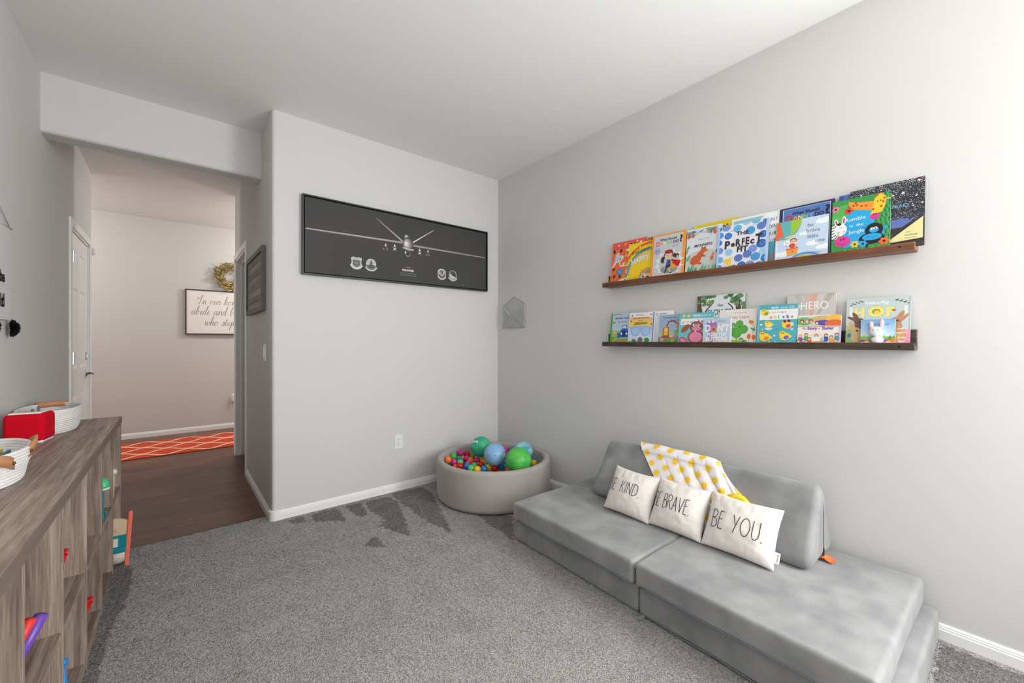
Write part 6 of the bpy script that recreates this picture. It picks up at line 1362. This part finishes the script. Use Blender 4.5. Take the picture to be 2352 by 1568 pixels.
# ---------------------------------------------------------------- toys in the cubbies
def toy_m(n, c): return mat('toy_' + n, c, .35)
def wooden_walker():
    t = empty('wooden_activity_board', (-.20, 2.985, .055), label='wooden toy board with teal tray and coral bar, sticking out of the last cubby', cat='toy')
    bm = bmesh.new(); add_box(bm, (-.004, -.011, -.042), (.013, .011, .240), .003, 2); cb = bm_obj('coral_bar', bm, toy_m('coral', (250, 122, 96)), t); cb.rotation_euler = (0, radians(3.5), 0)
    P = [(-.24, .0), (.004, .02), (.008, .195), (-.01, .205), (-.03, .212), (-.06, .216), (-.12, .216), (-.24, .21)]; n = len(P)
    V = [(x, -.004, z) for x, z in P] + [(x, .006, z) for x, z in P]
    mesh('wooden_board', V, [tuple(range(n)), tuple(range(2 * n - 1, n - 1, -1))] + [(i, i + n, (i + 1) % n + n, (i + 1) % n) for i in range(n)], mat('toy_birch', (222, 196, 168), .6, var=(212, 184, 154), vscale=30, stretch=(1, 1, .2)), t)
    bm = bmesh.new(); add_box(bm, (-.24, -.022, .035), (.0, -.0045, .062), .004, 2); add_box(bm, (-.24, -.012, .062), (.003, -.0045, .125), .002, 2); tb = bm_obj('teal_tray', bm, toy_m('teal', (20, 136, 146)), t)
    box('white_window', (-.1, -.0145, .068), (-.030, -.0125, .112), mat('toy_white', (226, 222, 214), .4), tb)
    V = []; Fc = []; lathe('white_wheel', [(0, 0), (.045, 0), (.045, .01), (0, .01)], mat('toy_cream', (236, 226, 214), .5), t, 32).matrix_local = Matrix.Translation((-.035, .004, .022)) @ Matrix.Rotation(pi / 2, 4, 'X')
    A = Art(1, 1, .0001, clip=False); A.text('B.', -.040, .138, .022, (206, 160, 140), .02); A.build('printed_letter', t, M_PRINT, lambda u, v, n_: (u, -.0044 - n_, v))
wooden_walker()
def beetle():
    t = empty('wooden_mallet_toy', (-.262, 2.70, .3615), label='green capped toy on a teal stem in the upper second to last cubby', cat='toy')
    V = []; n = 12
    lathe('green_cap', [(.0, .045)] + [(.026 * sin(pi / 2 * k / 8), .0 + .045 * cos(pi / 2 * k / 8)) for k in range(1, 9)] + [(0, 0)], toy_m('green', (64, 196, 130)), t, 24).location = (0, 0, .156)
    lathe('white_rim', [(0, 0), (.027, 0), (.027, .008), (0, .008)], mat('toy_cream', (236, 226, 214), .5), t, 24).location = (0, 0, .147)
    box('teal_stem', (-.006, -.006, 0), (.006, .006, .148), toy_m('teal', (20, 136, 146)), t, .002); tube('teal_ring', [(.006 + .008 * cos(a), -.006, .03 + .014 * sin(a)) for a in [2 * pi * i / 16 for i in range(16)]], .0035, toy_m('teal', (20, 136, 146)), t, 6, True)
beetle()
tag(tube('wooden_stick', [(-.268, 2.62, .3665), (-.262, 2.615, .40), (-.256, 2.61, .49)], .004, mat('toy_birch', (222, 196, 168)), None, 8), 'thin pale wooden stick in front of the green capped toy', 'stick')
o = sphere('wooden_bead', (0, 0, 0), .017, mat('toy_cream', (236, 226, 214)), None, 16, 10); o.location = (-.256, 3.06, .500); 
tag(o, 'small cream wooden knob showing in the last upper cubby', 'toy'); tube('bead_post', [(0, 0, -.1382), (0, 0, -.012)], .006, mat('toy_birch', (222, 196, 168)), o, 8)
def scoop(loc, s, lab, lean=.35, rz=0):
    t = empty('red_plastic_scoop', loc, (0, lean * 0, rz), label=lab, cat='toy', group='red plastic scoops')
    m = toy_m('red', (206, 34, 38)); bm = bmesh.new()
    T_ = .165 * s
    for (a, b) in (((-.055, T_), (.020, T_)), ((.020, T_), (-.040, .008)), ((-.040, .008), (-.055, T_))):
        d = Vector((b[0] - a[0], b[1] - a[1])); l = d.length; ang = atan2(d.y, d.x)
        add_box(bm, (-.006, -.018, -.007), (l + .006, .018, .007), .003, 2, Matrix.Translation((a[0], 0, a[1])) @ Matrix.Rotation(-ang, 4, 'Y'))
    bm_obj('loop_body', bm, m, t)
    box('foot', (-.06, -.016, 0), (-.02, .016, .012), m, t, .002)
scoop((-.283, 1.87, .3615), 1.12, 'red plastic scoop in the upper cubby third from the near end', rz=.1)
scoop((-.275, 2.30, CP + .0195), .93, 'red plastic scoop in the lower cubby fourth from the near end', rz=.1)
def rod(c, p0, p1, r, lab):
    o = tube('toy_rod', [p0, p1], r, toy_m(c, {'purple': (108, 66, 168), 'scarlet': (226, 50, 46), 'apricot': (246, 110, 70)}[c]), None, 16); tag(o, lab, 'toy', 'toy rods leaning in the cubby')
rod('purple', (-.318, 1.49, .378), (-.252, 1.505, .537), .013, 'purple toy rod leaning in the nearest visible upper cubby')
rod('scarlet', (-.335, 1.455, .376), (-.262, 1.462, .552), .011, 'red toy rod leaning beside the purple one')
rod('apricot', (-.330, 1.41, .374), (-.272, 1.415, .562), .010, 'orange toy rod leaning left of the red one')
t_ = empty('blue_toy_figure', (-.271, 1.88, CP + .0185), label='small blue toy figure in the lower cubby below the red scoop', cat='toy'); sphere('head', (0, 0, .168), .013, toy_m('blue', (40, 130, 206)), t_, 20, 12)
lathe('body', [(0, 0), (.014, 0), (.008, .158), (0, .158)], toy_m('blue', (40, 130, 206)), t_, 20)
box('__', (0, 0, 0), (0.001, 0.001, 0.001), M_WHITE) if False else None

# ---------------------------------------------------------------- fabric banner on the left wall
def banner():
    y0, y1, z0, z1 = 2.602, 2.914, 1.300, 1.716
    t = empty('fabric_banner', (XL, (y0 + y1) / 2, z0), label='white ribbed fabric banner with black lettering and black pompoms on the left wall', cat='banner'); cy = (y0 + y1) / 2
    V = []; Fc = []; n = 84
    for k in range(n + 1):
        z = (z1 - z0) * k / n; x = .010 + .0022 * (k % 2); w_ = (y1 - y0) / 2 * (.955 + .045 * (k / n) ** 2)
        for y in (-w_, w_): V.append((x, y, z)); V.append((x - .004, y, z))
    for k in range(n):
        b = 4 * k; Fc += [(b, b + 2, b + 6, b + 4), (b + 3, b + 1, b + 5, b + 7), (b + 2, b + 3, b + 7, b + 6), (b + 1, b, b + 4, b + 5)]
    mesh('cloth', V, Fc, mat('banner_cotton', (222, 221, 219), .9, .1), t)
    tube('dowel', [(.008, -.165, z1 - z0 + .004), (.008, .170, z1 - z0 + .004)], .0055, mat('dowel_white', (226, 224, 220), .6), t, 8)
    tube('hanging_cord', [(.008, -.158, z1 - z0 + .006), (.006, 0, 1.806 - z0), (.008, .158, z1 - z0 + .006)], .0022, mat('cord_white', (228, 226, 222), .8), t, 6)
    rnd = random.Random(6); bk = mat('black_yarn', (30, 30, 33), .95, .1)
    for yy in (-.135, .135):
        V = []; Fc = []
        for i in range(260):
            d = Vector((rnd.gauss(0, 1), rnd.gauss(0, 1), rnd.gauss(0, 1))).normalized(); d.x = abs(d.x) * .7 ; r = .044 * rnd.uniform(.8, 1.0); side = d.cross(Vector((rnd.gauss(0, 1), rnd.gauss(0, 1), rnd.gauss(0, 1)))).normalized() * .0022; b = len(V)
            V += [side, -side, d * r * .8 - side * 1.3, d * r * .8 + side * 1.3, d * r]; Fc += [(b, b + 1, b + 2, b + 3), (b + 3, b + 2, b + 4)]
        o = mesh('pompom', V, Fc, bk, t); o.location = (.016, yy, -.036)
    A = Art(1, 1, .0001, clip=False); A.text('be', .056, .165, .050, BK, .03, 'r'); A.text('wild', .048, .057, .058, BK, .03, 'r')
    A.build('lettering', t, M_CLOTHPRINT, lambda u, v, n_: (.0148 + n_, u - .005, v))
banner()

o = lathe('ceiling_lamp', [(0, 0), (.06, 0), (.06, -.03), (.012, -.034), (.012, -.30), (0, -.30)], M_WHITE, None, 32); o.location = (.10, -1.0, H - .0005); tag(o, 'white ceiling lamp stem behind the camera', 'lamp')  # unseen fixture added to go with the room fill lamp
# lamp bowl of the hallway ceiling light (right of the picture)
for (x, lab) in ((1.75, 'white glass ceiling lamp in the hallway to the right'), (-1.9, 'white glass ceiling lamp in the hallway to the left')):
    o = lathe('ceiling_lamp', [(.0, .0), (.15, .0), (.15, -.03), (.145, -.03), (.145, -.004), (0, -.004)], M_WHITE, None, 32); o.location = (x, 6.05, H - .0005); tag(o, lab, 'lamp')
